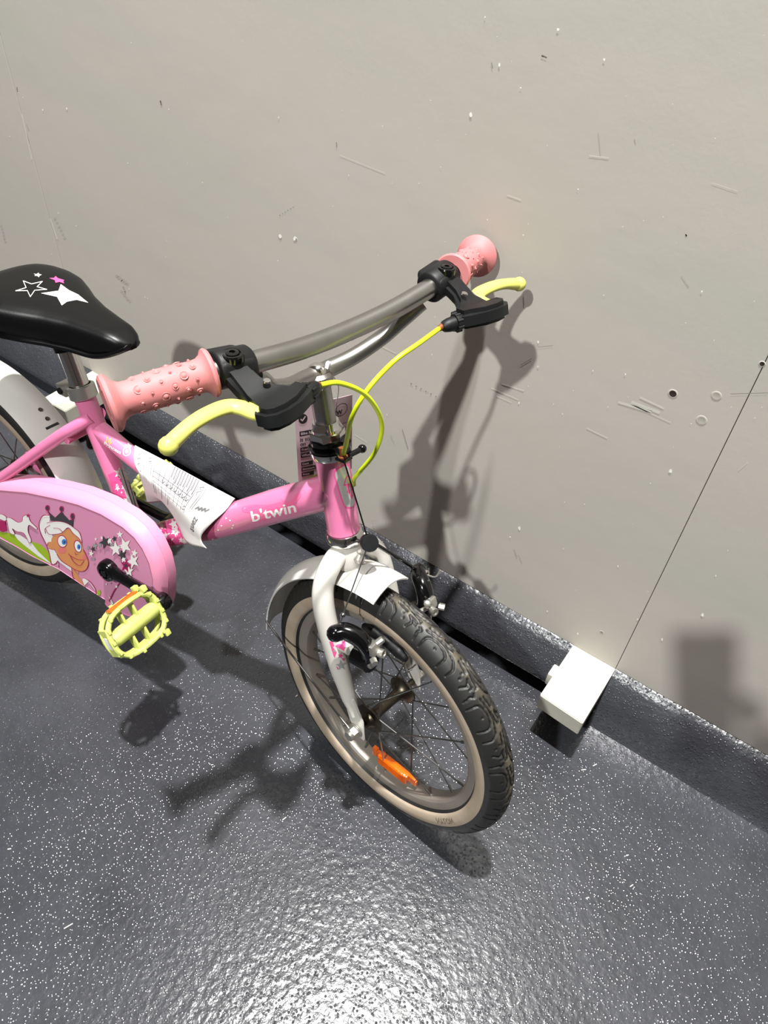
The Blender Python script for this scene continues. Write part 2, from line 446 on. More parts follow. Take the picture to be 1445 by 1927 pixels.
# marks on the wall boards
def wallq(px, y): p_ = on_wall(px); return (p_.x, y, p_.z)
def wall_marks(name, layers, mats, off):
    bm = polymesh(layers, None)
    for v in bm.verts:
        q = on_wall((v.co.x, v.co.y)); v.co = (q.x, -off-.00008*v.co.z, q.z)
    me = bpy.data.meshes.new(name); bm.to_mesh(me); bm.free()
    for m in mats: me.materials.append(m)
    o = bpy.data.objects.new(name, me); COL.objects.link(o); o.parent = wall; o['kind'] = 'stuff'; return o
chips, dark, grey, pale = [], [], [], []
for x, y, r in ((940, 122, 4), (913, 32, 2), (886, 215, 5), (980, 165, 2), (1050, 55, 4), (1137, 112, 3), (81, 207, 2), (126, 204, 2), (525, 221, 2), (527, 445, 4), (555, 449, 4),
                (985, 442, 2), (1088, 356, 2), (720, 237, 1.5), (1013, 643, 2.5), (1013, 690, 2), (1012, 690, 2), (977, 758, 2), (1262, 886, 5), (978, 994, 4), (1163, 1065, 2), (1347, 1083, 2),
                (1030, 1150, 2), (1321, 548, 2.5), (1177, 704, 2), (1116, 697, 1.5), (1224, 909, 1.5), (1322, 1157, 4), (1246, 1203, 3), (1087, 1192, 2), (960, 1010, 2), (1200, 1165, 2)):
    a = random.uniform(.6, 1.4)
    chips.append([(x+r*math.cos(t+a)*random.uniform(.5, 1.1)*.75, y+r*math.sin(t+a)*random.uniform(.6, 1.2)) for t in [2*PI*k/7 for k in range(7)]])
for k in range(120):
    x, y = random.uniform(0, 1445), random.uniform(0, 1150)
    if y > 600+.5*x: continue
    r = random.uniform(.5, 1.1); chips.append([(x+r*math.cos(t), y+r*math.sin(t)) for t in [2*PI*k2/5 for k2 in range(5)]])
for (a, b, wd, lst) in (((527, 405), (552, 390), 3, dark), ((1110, 293), (1145, 297), 3, pale), ((1126, 250), (1130, 292), 2.2, grey), ((640, 292), (725, 326), 1.8, pale), ((1340, 344), (1388, 360), 2, pale),
                      ((955, 367), (980, 376), 3, pale), ((774, 722), (820, 746), 4, dark), ((776, 728), (812, 741), 3, grey), ((945, 722), (985, 735), 3, pale), ((925, 730), (975, 752), 2.5, pale), ((935, 745), (962, 757), 2, pale),
                      ((1105, 806), (1142, 824), 3, pale), ((1186, 760), (1262, 795), 2.4, pale), ((1205, 748), (1248, 768), 5, pale), ((1165, 757), (1225, 775), 6, pale), ((1190, 757), (1240, 776), 7, pale), ((715, 650), (745, 665), 2.2, pale), ((980, 687), (1000, 675), 1.6, dark),
                      ((1012, 653), (1040, 650), 1, dark), ((633, 268), (634, 276), 2, dark), ((925, 118), (927, 128), 2, dark), ((302, 190), (304, 197), 4, dark), ((1282, 520), (1296, 540), 2.2, grey),
                      ((2, 425), (10, 455), 6, grey), ((104, 412), (122, 448), 7, grey), ((95, 412), (108, 450), 3, pale), ((42, 215), (60, 300), 2.4, pale), ((32, 165), (33, 172), 3, dark), ((50, 235), (54, 245), 3, grey),
                      ((220, 520), (240, 535), 9, grey), ((228, 548), (244, 567), 7, grey), ((232, 540), (236, 552), 5, grey), ((757, 808), (768, 845), 1.4, dark), ((735, 820), (742, 835), 1.8, grey), ((668, 818), (690, 832), 1.6, pale),
                      ((700, 980), (706, 1005), 3, grey), ((968, 1035), (972, 1050), 5, grey), ((976, 1045), (982, 1060), 4, grey), ((1020, 105), (1028, 108), 5, dark), ((1290, 441), (1292, 444), 4, grey), ((1194, 262), (1196, 270), 3, grey),
                      ((1375, 741), (1445, 739), 1.3, dark), ((370, 690), (380, 702), 3, grey), ((1407, 870), (1390, 885), 1.3, pale), ((985, 555), (986, 575), 1.5, dark)):
    if lst is pale or wd <= 2.5: lst.extend(stroke_poly([a, b], wd*.8))
    else:
        n_ = 6
        for k in range(n_):
            t = k/(n_-1); cx, cy = a[0]+(b[0]-a[0])*t, a[1]+(b[1]-a[1])*t
            lst.append([(cx+wd*.5*math.cos(q)*random.uniform(.4, 1), cy+wd*.5*math.sin(q)*random.uniform(.4, 1)) for q in [2*PI*i/6 for i in range(6)]])
_unused = ([(1147, 755), (1190, 752), (1240, 772), (1250, 792), (1215, 784), (1175, 772)])
wall_marks('scuff_marks', [(grey, 0), (pale, 1), (dark, 2), (chips, 3)], [M['scuffg'], M['scuffl'], M['scuffd'], M['scuffw']], .00015)
for (x, y, r, mm) in ((1266, 741, 5, 'hole'), (1348, 745, 5, 'scuffg'), (1320, 791, 5.5, 'scuffg'), (1434, 685, 3, 'hole'), (527, 446, 3, 'scuffd'), (556, 450, 3, 'scuffd'), (1132, 1190, 3, 'scuffd')):
    c = on_wall((x, y)); bm = BM(); rr = r*.0009
    lathe(bm, [(rr*1.3, 0), (rr*1.2, .0002), (rr*.9, .0002), (rr*.7, .0001), (0, .0001)], (c.x, 0, c.z), (0, -1, 0), 16)
    for f in bm.faces:
        if all((v.co-Vector((c.x, 0, c.z))).length < rr*.95 for v in f.verts): f.material_index = 1
    obj('filled_screw_hole', bm, [M['wall'], M[mm]], wall)
# litter specks on the floor
bm = BM()
for k, (x, y, L_) in enumerate(((535, 1541, 8), (129, 1743, 14), (1119, 1440, 9), (1098, 1449, 9), (1188, 1667, 7), (1105, 1690, 6), (558, 1310, 5), (1240, 1598, 6), (974, 1888, 5), (1180, 1610, 5), (18, 1598, 6))):
    c = on_floor((x, y)); a = random.uniform(.6, 1.6)
    box(bm, (c.x, c.y, .0006), (math.cos(a)*L_*.0004, math.sin(a)*L_*.0004, 0), (-math.sin(a)*.0006, math.cos(a)*.0006, 0), (0, 0, .0005))
o = obj('floor_litter', bm, M['scuffl'], smooth=False); o['kind'] = 'stuff'; tag(o, 'tiny pale splinters and crumbs scattered over the grey floor', 'litter')

# ================================================================ BICYCLE
bike = empty('bicycle', BO); bike.rotation_euler = BMX.to_euler()
tag(bike, "pink and white children's bicycle with lime levers and pedals, leaning against the grey wall", 'bicycle')
BB = Vector((.3103, 0, .2278)); SA = math.radians(71.23)
sdir = Vector((-math.cos(SA), 0, math.sin(SA)))
def Q(px, y=0.): return on_y(px, y)

# --- frame
bm = BM()
st_top = Q((155, 737)); st_bot = BB+sdir*.0
tube(bm, [st_bot, st_top], .0142, 24)
tube(bm, [BB+Vector((0, -.034, 0)), BB+Vector((0, .034, 0))], .021, 24)
mainp = [BB+Vector((.0, 0, .012)), Q((335, 1000)), Q((395, 988)), Q((450, 973)), Q((520, 952)), Q((600, 930)), S(0, 0, .316)]
tube(bm, mainp, [.0185, .0195, .0205, .021, .021, .0205, .019], 28, smooth=6)
tt = [Q((168, 792)), Q((205, 822)), Q((250, 860)), Q((310, 905)), Q((375, 955)), Q((425, 985))]
tube(bm, tt, [.0125, .0125, .013, .014, .0165, .018], 24, smooth=5)
tube(bm, SS([(0, 0, .262), (0, 0, .268), (0, 0, .352), (0, 0, .358)]), [.0195, .0188, .0188, .0195], 32)
for s in (-1, 1):
    ssp = [Vector((.243, s*.006, .425)), Vector((.225, s*.018, .408)), Vector((.19, s*.029, .376)), Vector((.06, s*.05, .25)), Vector((0, s*.058, .2))]
    tube(bm, ssp, [.009, .009, .0088, .0082, .0075], 16, smooth=6)
    tube(bm, [BB+Vector((-.01, s*.02, -.002)), Vector((.22, s*.033, .222)), Vector((.1, s*.046, .208)), Vector((0, s*.058, .197))], .0085, 14, smooth=5)
    box(bm, (0, s*.058, .197), (.014, 0, 0), (0, .002, 0), (0, 0, .018), .001)
tube(bm, [Vector((.213, -.029, .385)), Vector((.213, .029, .385))], .006, 12)
frame = obj('frame', bm, M['pink'], bike, angle=50)

# seat post, clamp, saddle
bm = BM(); lathe(bm, [(.0165, -.009), (.0185, -.0075), (.0185, .0075), (.0165, .009), (.0143, .009)], st_top+sdir*.001, sdir, 32)
cb = st_top+Vector((-.0215, -.007, .0))
box(bm, cb, (.0065, 0, 0), (0, .010, 0), sdir*.0078, .0015)
clampo = obj('seat_clamp', bm, M['steel'], bike)
bm = BM(); tube(bm, [cb+Vector((-.0, -.009, .0)), cb+Vector((-.0, -.0125, .0))], .0045, 14); obj('clamp_bolt', bm, M['black'], clampo)
bm = BM(); tube(bm, [st_top-sdir*.03, st_top+sdir*.075], .0125, 28); obj('seatpost', bm, M['chrome'], bike)

SXC = .0
def saddle_w(x):
    K = [(.088, .012), (.090, .03), (.097, .048), (.108, .060), (.125, .069), (.145, .072), (.17, .069), (.195, .058), (.22, .045), (.25, .034), (.28, .0275), (.305, .023), (.318, .018), (.325, .011), (.3275, .004)]
    for (a, b), (c, d) in zip(K, K[1:]):
        if x <= c: t = max(0, (x-a)/(c-a)); return b+(d-b)*t
    return .004
def saddle_pt(x, t):
    wd = saddle_w(x); s = 1 if t >= 0 else -1; a = abs(t)
    e0 = max(0, 1-(x-.088)/.03); e1 = max(0, (x-.295)/.0325)
    zt = .5835-.0105*max(0, (x-.15)/.16)**1.2-.010*e1**2.2-.010*e0**2
    drop = (.010+.009*min(1, wd/.05))*(1-.3*e1)
    return Vector((x, s*wd*math.sin(a*PI/2)**.85, zt-drop*(a**3)))
bm = BM(); rows = []
xs = [.088+(.3275-.088)*(1-math.cos(PI*i/60))/2 for i in range(61)]
ts = [-1+2*j/30 for j in range(31)]
def zbot(x): return .531+.024*max(0, (x-.275)/.0525)**1.5+.012*max(0, 1-(x-.088)/.05)
for x in xs:
    wd = saddle_w(x); top = [saddle_pt(x, t) for t in ts]; e = top[-1]; zb_ = zbot(x); h = e.z-zb_
    def side(s):
        y0 = s*e.y; inn = s*wd*.14; l_ = s*min(.0025, wd*.3)
        return [Vector((x, y0, e.z-h*.15)), Vector((x, y0-inn*.35, e.z-h*.5)), Vector((x, y0-inn*.9, zb_+.008)), Vector((x, y0-inn*.8+l_, zb_+.0065)), Vector((x, y0-inn*.8+l_*1.2, zb_+.003)), Vector((x, y0-inn-l_*.4, zb_))]
    rows.append([bm.verts.new(q) for q in list(reversed(side(-1)))+top+side(1)])
for a, b in zip(rows, rows[1:]):
    n_ = len(a)
    for k in range(n_): bm.faces.new((a[k], a[(k+1) % n_], b[(k+1) % n_], b[k]))
bm.faces.new(rows[0]); bm.faces.new(rows[-1])
saddle = obj('saddle', bm, M['saddle'], bike, angle=50)
def c1(p_): return (p_[0]/3.6125, 480+p_[1]/3.612)      # close-up crop -> photograph pixels
st1 = [(107, 244), (178, 222), (158, 176), (214, 197), (288, 180), (252, 216), (318, 234), (236, 240), (206, 284), (186, 242)]
star_out = stroke_poly([c1(q) for q in st1+st1[:1]], 1.3)
big = [c1(q) for q in [(278, 260), (398, 243), (413, 199), (470, 240), (530, 268), (600, 325), (520, 305), (455, 318), (420, 343), (388, 285)]]
small = [c1(q) for q in [(229, 128), (250, 130), (262, 121), (266, 130), (284, 134), (270, 141), (264, 152), (255, 143), (234, 142), (243, 135)]]
pk = [c1(q) for q in [(334, 158), (368, 156), (378, 144), (394, 158), (438, 172), (430, 178), (436, 194), (405, 184), (378, 190), (372, 172)]]
decal('star_print', [(star_out+[big, small], 0), ([pk], 1)], [saddle], [M['pwhite'], M['pdpink']], saddle, 3., label='white and pink star print')
bm = BM(); tube(bm, [st_top+sdir*.058, st_top+sdir*.08], .016, 20); box(bm, (.205, 0, .538), (.02, 0, 0), (0, .02, 0), (0, 0, .008), .002); obj('saddle_clamp', bm, M['black'], bike)

# --- wheels
def tyre_mesh(nt, nc, tread, P, mats, name, parent):
    """P maps (u, v, w) wheel-local (wheel plane = u,w; axle = v) to the bicycle's coordinates"""
    prof = []   # (r, v, material)
    key = [(.1535, -.0118), (.157, -.0165), (.1600, -.0195), (.167, -.0213), (.1738, -.0210), (.1765, -.0206), (.181, -.0196), (.1865, -.0168), (.1915, -.0125), (.1950, -.0070), (.1968, 0)]
    key = key+[(r, -v) for r, v in key[-2::-1]]
    kp = catmull([(r, v, 0) for r, v in key], nc)
    ar = np.array([(q.x, q.y) for q in kp]); ncr = len(ar)
    th = np.arange(nt)*2*PI/nt
    R = np.repeat(ar[None, :, 0], nt, 0); V = np.repeat(ar[None, :, 1], nt, 0)
    wear_groove = np.clip((R-.1895)/.006, 0, 1)*.5+.2 if not tread else np.clip((R-.1895)/.006, 0, 1)
    if tread:
        per = 27.692
        segs = []
        def pl(pts, wd=.75, depth=1.):
            for a, b in zip(pts, pts[1:]): segs.append((a, b, wd, depth))
        pl([(-4.6, -19), (-4.8, -14), (-4.4, -9.5), (-2.8, -6.5), (0, -5.3), (2.8, -6.5), (4.4, -9.5), (4.8, -14), (4.6, -19)])
        pl([(-9.2, -18), (-9.0, -11), (-7, -5.4), (-3, -2.3), (1, -1.8), (4.5, -3.4), (6, -4.6)])
        pl([(7.6, -18), (8.2, -12), (7.3, -9), (8.6, -7.2)])
        pl([(12.6, -15), (11.6, -9.4), (13.6, -4.6)]); pl([(13.6, -4.6), (10.2, -5.6)], 1.1)
        pl([(9.4, -1.5), (14, .6)], 1.0); pl([(-12.2, -2.6), (-8, -.3)], 1.0)
        for d in ((0, -11.5), (10.2, -9.2), (-11.6, -6.2), (9.4, -4.2), (-12.6, -11)): segs.append((d, (d[0]+.01, d[1]), .9, .8))
        segs = segs+[((a[0]+per/2, -a[1]), (b[0]+per/2, -b[1]), wd, dp) for a, b, wd, dp in segs]
        thd = np.degrees(th)[:, None] % per
        vm = (ar[:, 1]*1000)[None, :]
        # arc-length-like lateral coordinate
        g = np.zeros((nt, ncr))
        kdeg = .1968*1000*PI/180    # mm per degree
        for a, b, wd, dp in segs:
            for sh in (-per, 0, per):
                ax_, ay_ = (a[0]+sh)*kdeg, a[1]; bx_, by_ = (b[0]+sh)*kdeg, b[1]
                X = thd*kdeg; Y = vm
                dx, dy = bx_-ax_, by_-ay_; L2 = dx*dx+dy*dy+1e-9
                t = np.clip(((X-ax_)*dx+(Y-ay_)*dy)/L2, 0, 1)
                dist = np.hypot(X-(ax_+t*dx), Y-(ay_+t*dy))
                g = np.maximum(g, dp*np.clip((wd+.62-dist)/.7, 0, 1))
        mask = np.clip((R-.180)/.002, 0, 1)
        g = g*mask
        # outward normal in (r, v)
        R = R-g*.0021*np.clip((R-.17)/.02, .3, 1); V = V*(1-g*.04)
        crown = np.clip(1-np.abs(V)/.0105, 0, 1)**.7
        wear_groove = (.22+.8*wear_groove*crown)*(1-g)  # crown wear lightens the tone, grooves go darker
    C_, S_ = np.cos(th)[:, None], np.sin(th)[:, None]
    U, W_ = R*C_, R*S_
    o_, eu, ev, ew = P
    co = (np.array(o_)[None, None]+U[..., None]*np.array(eu)+V[..., None]*np.array(ev)+W_[..., None]*np.array(ew)).reshape(-1, 3)
    idx = np.arange(nt*ncr).reshape(nt, ncr)
    a = idx[:, :-1]; b = idx[:, 1:]; a2 = np.roll(idx, -1, 0)[:, :-1]; b2 = np.roll(idx, -1, 0)[:, 1:]
    faces = np.stack([a, b, b2, a2], -1).reshape(-1, 4)
    me = bpy.data.meshes.new(name); me.vertices.add(len(co)); me.vertices.foreach_set('co', co.ravel())
    me.loops.add(faces.size); me.loops.foreach_set('vertex_index', faces.ravel().astype(np.int32))
    me.polygons.add(len(faces)); me.polygons.foreach_set('loop_start', np.arange(0, faces.size, 4, dtype=np.int32)); me.polygons.foreach_set('loop_total', np.full(len(faces), 4, dtype=np.int32))
    rm = (ar[:-1, 0]+ar[1:, 0])/2; cream = ((rm > .1572) & (rm < .1741)).astype(np.int32)
    me.update(calc_edges=True)
    me.polygons.foreach_set('material_index', np.repeat(cream[None], nt, 0).ravel())
    me.polygons.foreach_set('use_smooth', np.ones(len(faces), dtype=bool))
    at = me.attributes.new('wear_groove', 'FLOAT', 'POINT'); at.data.foreach_set('value', np.clip(wear_groove, 0, 1).ravel().astype(np.float32))
    for m in mats: me.materials.append(m)
    me.validate()
    o = bpy.data.objects.new(name, me); COL.objects.link(o); o.parent = parent; return o

def ring_of(bm, prof, P, n=96, mi=0):
    o_, eu, ev, ew = P
    rings = []
    for k in range(n):
        a = 2*PI*k/n; d = eu*math.cos(a)+ew*math.sin(a)
        rings.append([bm.verts.new(o_+d*r+ev*v) for r, v in prof])
    m = len(prof)
    for i in range(n):
        a, b = rings[i], rings[(i+1) % n]
        for k in range(m): f = bm.faces.new((a[k], a[(k+1) % m], b[(k+1) % m], b[k])); f.material_index = mi

def wheel(P, front):
    o_, eu, ev, ew = P
    W = lambda r, a, v: o_+(eu*math.cos(a)+ew*math.sin(a))*r+ev*v
    bm = BM()
    ring_of(bm, [(.1575, -.0128), (.1575, -.0108), (.1500, -.0085), (.1500, .0085), (.1575, .0108), (.1575, .0128), (.1500, .0132), (.1445, .0122), (.1415, .0100), (.1400, .0060), (.1400, -.0060), (.1415, -.0100), (.1445, -.0122), (.1500, -.0132)], P, 128)
    rim = obj('wheel_rim', bm, M['rim'], bike, angle=25)
    rim['label'] = 'front wheel rim' if front else 'rear wheel rim'
    tyre_mesh(1040 if front else 240, 6 if front else 3, front, P, [M['tyre'], M['cream']], 'tyre', rim)
    bm = BM()
    hl = .034; fr = .021
    lathe(bm, [(0, -hl-.008), (.0075, -hl-.008), (.009, -hl-.003), (.012, -hl), (fr, -hl+.0006), (fr, -hl+.0032), (.014, -hl+.005), (.0084, -hl+.012), (.0076, -.01), (.0076, .01), (.0084, hl-.012), (.014, hl-.005), (fr, hl-.0032), (fr, hl-.0006), (.012, hl), (.009, hl+.003), (.0075, hl+.008), (0, hl+.008)], o_, ev, 28)
    tube(bm, [o_-ev*.068, o_+ev*.068], .0042, 12)
    obj('hub', bm, M['rusty'], rim)
    n = 20
    for k in range(n):
        side = 1 if k % 2 else -1
        ar = 2*PI*(k+.35)/n+.05
        tw = (1 if (k//2) % 2 else -1)*math.radians(62)
        ah = ar+tw
        bm = BM()
        p0 = W(fr-.0025, ah, side*(hl-.002)); p1 = W(.1405, ar, side*.0025)
        tube(bm, [p0, p1], .00105, 8)
        d = (p1-p0).normalized(); tube(bm, [p1-d*.010, p1+d*.002], .0019, 8)
        obj('spoke', bm, M['wire'], rim)
    return rim, W

PF = (S(OFF, 0, 0), f2.copy(), l2.copy(), aax.copy())
PR = (Vector((0, 0, RW)), Vector((1, 0, 0)), Vector((0, 1, 0)), Vector((0, 0, 1)))
rimF, WF = wheel(PF, True)
rimR, WR = wheel(PR, False)
for s in (-1, 1):      # axle nuts and washers
    for P in (PF, PR):
        bm = BM(); o_, eu, ev, ew = P
        for k, (r, h0, h1, nn) in enumerate(((.0105, .0560, .0574, 24), (.0098, .0576, .0590, 24), (.0092, .0592, .0665, 6), (.0070, .0665, .0705, 16))):
            lathe(bm, [(0, h0), (r, h0), (r, h1-.0006), (r*.93, h1), (0, h1)], o_, ev*s, nn)
        obj('axle_nut', bm, M['steel'], bike, angle=25)
# orange wheel reflector between spokes
a0, a1 = math.radians(-109.3), math.radians(-70.9)
c0, c1_ = WF(.113, a0, -.004), WF(.128, a1, -.004)
dd = (c1_-c0); ln = dd.length; dd.normalize(); nn = PF[2]; bb_ = dd.cross(nn).normalized()
bm = BM(); mid = (c0+c1_)/2
box(bm, mid-nn*.002, dd*(ln*.33), bb_*.0085, nn*.0055, .0025)
box(bm, mid, dd*(ln*.49), bb_*.0055, nn*.0022, .001)
box(bm, c1_-dd*.008+bb_*.0065, dd*.006, bb_*.003, nn*.003, .001); box(bm, c0+dd*.004, dd*.004, bb_*.008, nn*.003, .001)
for k in range(-4, 5): box(bm, mid-nn*.0078+bb_*(k*.0016), dd*(ln*.30), bb_*.0003, nn*.0004)
obj('wheel_reflector', bm, M['orange'], rimF, label='amber spoke reflector')
# raised lettering on the front sidewall
def sidewall_text(s, ang0, size, r0=.1615):
    polys = text_polys(s, True); xs_ = [x for p in polys for x, y in p]; mid_ = (min(xs_)+max(xs_))/2
    bm = BM()
    for p in polys:
        vs_ = []
        for x, y in p:
            r = r0+y*size; a = ang0+(x-mid_)*size/.166
            t = (r-.16)/.0138; v = -(.0197+.0016*math.sin(t*PI)**.7 if 0 < t < 1 else .0197)-.00045
            vs_.append(bm.verts.new(WF(r, a, v)))
        try: bm.faces.new(vs_)
        except Exception: pass
    ext = bmesh.ops.extrude_face_region(bm, geom=bm.faces[:])
    return bm
obj('raised_lettering', sidewall_text('NYLON', math.radians(-51), .0115), M['cream'], rimF, smooth=False)

# --- fork
bm = BM()
lathe(bm, [(0, .214), (.017, .214), (.019, .22), (.0185, .236), (.0165, .248), (.0165, .256), (0, .256)], A0, aax, 28)
for s in (-1, 1):
    tube(bm, SS([(0, s*.004, .235), (.0, s*.022, .231), (.0, s*.041, .213), (.001, s*.0495, .188), (.004, s*.0515, .15), (.009, s*.0515, .10), (.017, s*.0515, .055), (.024, s*.0515, .022)]),
         [.012, .0125, .0125, .0125, .012, .0112, .0095, .0062], 20, smooth=6, flat=[1, 1, 1, 1.1, 1.15, 1.15, 1.1, .9], up=l2)
    vs_ = [(.012, .05), (.03, .052), (.040, .02), (.0365, -.013), (.026, -.009), (.017, .012)]
    a = [bm.verts.new(S(u, s*.0525, w_)) for u, w_ in vs_]; b = [bm.verts.new(S(u, s*.0555, w_)) for u, w_ in vs_]
    bm.faces.new(a); bm.faces.new(b)
    for k in range(6): bm.faces.new((a[k], a[(k+1) % 6], b[(k+1) % 6], b[k]))
    tube(bm, SS([(.008, s*.049, .131), (.034, s*.049, .131)]), .0065, 14)      # brake boss
fork = obj('fork', bm, M['white'], bike, angle=50)
def c6(p_): return (600+p_[0]/9.03, 1150+p_[1]/9.03)
pinks = [[(175, 515), (230, 510), (260, 590), (235, 605), (300, 700), (270, 790), (250, 760), (215, 650)], [(275, 590), (330, 560), (380, 560), (390, 500), (450, 520), (455, 600), (430, 680), (370, 640), (310, 620)],
         star_poly(365, 760, 55, .2), [(390, 800), (445, 800), (430, 845), (400, 835)], [(290, 930), (330, 965), (320, 1000)], star_poly(262, 430, 25), [(163, 430), (190, 470), (175, 490)]]
decal('star_print', [([[c6(q) for q in p_] for p_ in pinks], 0), ([[c6(q) for q in star_poly(375, 920, 95, -.15)], [c6(q) for q in ell(205, 358, 8, 12)], [c6(q) for q in ell(265, 675, 22, 16)], [c6(q) for q in ell(440, 720, 14, 14)]], 1)],
      [fork], [M['pdpink'], M['pgrey']], fork, 2.5, label='pink and grey star print')
bm = BM(); lathe(bm, [(0, 0), (.0075, 0), (.0075, .004), (.006, .0065), (0, .007)], S(.017, 0, .2285), Sd(1, 0, 0), 6); obj('crown_bolt', bm, M['steel'], fork)

# --- headset, stem, handlebar
bm = BM()
lathe(bm, [(.0155, .247), (.0205, .2475), (.0222, .2505), (.0222, .2575), (.0205, .2605), (.018, .2615)], A0, aax, 40)
headset = obj('headset_cup', bm, M['chrome'], bike, angle=30); bm = BM()
lathe(bm, [(.018, .357), (.0215, .358), (.0225, .361), (.0225, .366), (.019, .3675), (.0, .3675)], A0, aax, 40)
headset = obj('headset_cup', bm, M['chrome'], bike, angle=30)
bm = BM()
lathe(bm, [(.012, .3675), (.0238, .368), (.0238, .3705), (.018, .3715), (.0205, .3745), (.0205, .3780), (.012, .378)], A0, aax, 36)
box(bm, S(.022, -.006, .3725), Sd(.012, 0, 0), Sd(0, .006, 0), Sd(0, 0, .0035), .001)
box(bm, S(.034, -.012, .3675), Sd(.007, 0, 0), Sd(0, .0065, 0), Sd(0, 0, .0016), .0008)
tube(bm, SS([(.034, -.004, .3675), (.036, .012, .368)]), .003, 12)
sphere(bm, S(.036, .014, .368), .0048)
cstop = obj('cable_stop', bm, M['gblack'], bike)
bm = BM()
lathe(bm, [(0, .378), (.0185, .378), (.0195, .3795), (.0195, .3865), (.0185, .388), (0, .388)], A0, aax, 6, x=f2)
lathe(bm, [(0, .388), (.0168, .388), (.0168, .391), (.0150, .3945), (.0142, .3985), (.0, .399)], A0, aax, 32)
obj('lock_nut', bm, M['chrome'], bike, angle=25)
bm = BM()
tube(bm, SS([(0, 0, .385), (0, 0, .448)]), .0118, 32)
stem = obj('stem', bm, M['chromebar'], bike)
bm = BM(); lathe(bm, [(.0105, .452), (.0102, .456), (.0075, .4605), (.003, .4625), (0, .463)], A0, aax, 24); obj('expander_bolt', bm, M['chrome'], stem)
bm = BM()
RB = .0098
bar_pts = [(.029, -.236, .515), (.042, -.195, .517), (.0555, -.155, .517), (.0575, -.12, .5125), (.057, -.06, .506), (.0555, 0, .5035)]
bar_pts = bar_pts+[(u, -v, w_) for u, v, w_ in bar_pts[-2::-1]]
tube(bm, SS(bar_pts), RB, 28, smooth=6)
hbar = obj('handlebar', bm, M['chromebar'], bike)
bm = BM()
low = [(.052, -.112, .498), (.040, -.096, .486), (.022, -.075, .468), (.008, -.045, .4555), (0, -.015, .451), (0, 0, .4505)]
low = low+[(u, -v, w_) for u, v, w_ in low[-2::-1]]
tube(bm, SS(low), [.0075, .0082, .0085, .0088, .0095, .0105, .0095, .0088, .0085, .0082, .0075], 24, smooth=6)
lathe(bm, [(0, .4365), (.0125, .4365), (.0158, .4415), (.0158, .449), (.0125, .4525), (0, .4525)], A0, aax, 32)
obj('cross_tube', bm, M['chromebar'], hbar)

# --- grips
def grip(s):
    a = Vector((.0575, s*.1555, .5175)); b = Vector((.0300, s*.2360, .5150))
    o_ = S(*a); ax_ = (S(*b)-o_); L_ = ax_.length; ax_.normalize(); up = aax
    bm = BM(); X = (up-ax_*up.dot(ax_)).normalized(); Y = ax_.cross(X)
    lathe(bm, [(.0098, 0), (.0190, .0), (.0206, .002), (.0200, .0042), (.0165, .0062), (.0142, .010), (.0136, .016), (.0148, .028), (.0153, .045), (.0148, .060), (.0136, L_-.018), (.0140, L_-.012), (.0165, L_-.0075), (.0215, L_-.0045), (.0235, L_-.002), (.0230, L_+.001), (.0205, L_+.0025), (.0175, L_+.0012), (.008, L_+.0012), (.006, L_+.0022), (0, L_+.0022)], o_, ax_, 40, x=X)
    for row in range(6):
        for k in range(8):
            ang = 2*PI*(k+.5*(row % 2))/8+.2; h = .016+row*.0092; r = .0137+(.0013 if 1 <= row <= 4 else .0004)
            d = X*math.cos(ang)+Y*math.sin(ang); c = o_+ax_*h+d*r
            rr = .0008+.00038*((row*3+k*2) % 4)
            lathe(bm, [(rr*1.9, -.0004), (rr*1.8, .0004), (rr*1.3, .0001), (rr, .0006), (rr*.6, .0013), (0, .0014)], c, d, 10)
    for k in range(4):
        ang = .5+k*PI/2; d = X*math.cos(ang)+Y*math.sin(ang)
        lathe(bm, [(.0023, 0), (.002, .0012), (0, .0018)], o_+ax_*(L_+.0008)+d*.012, ax_, 10)
    g = obj('handlebar_grip', bm, M['rubber'], bike, angle=40); g['label'] = ('near' if s < 0 else 'wall-side')+' studded pink rubber grip'
grip(-1); grip(1)

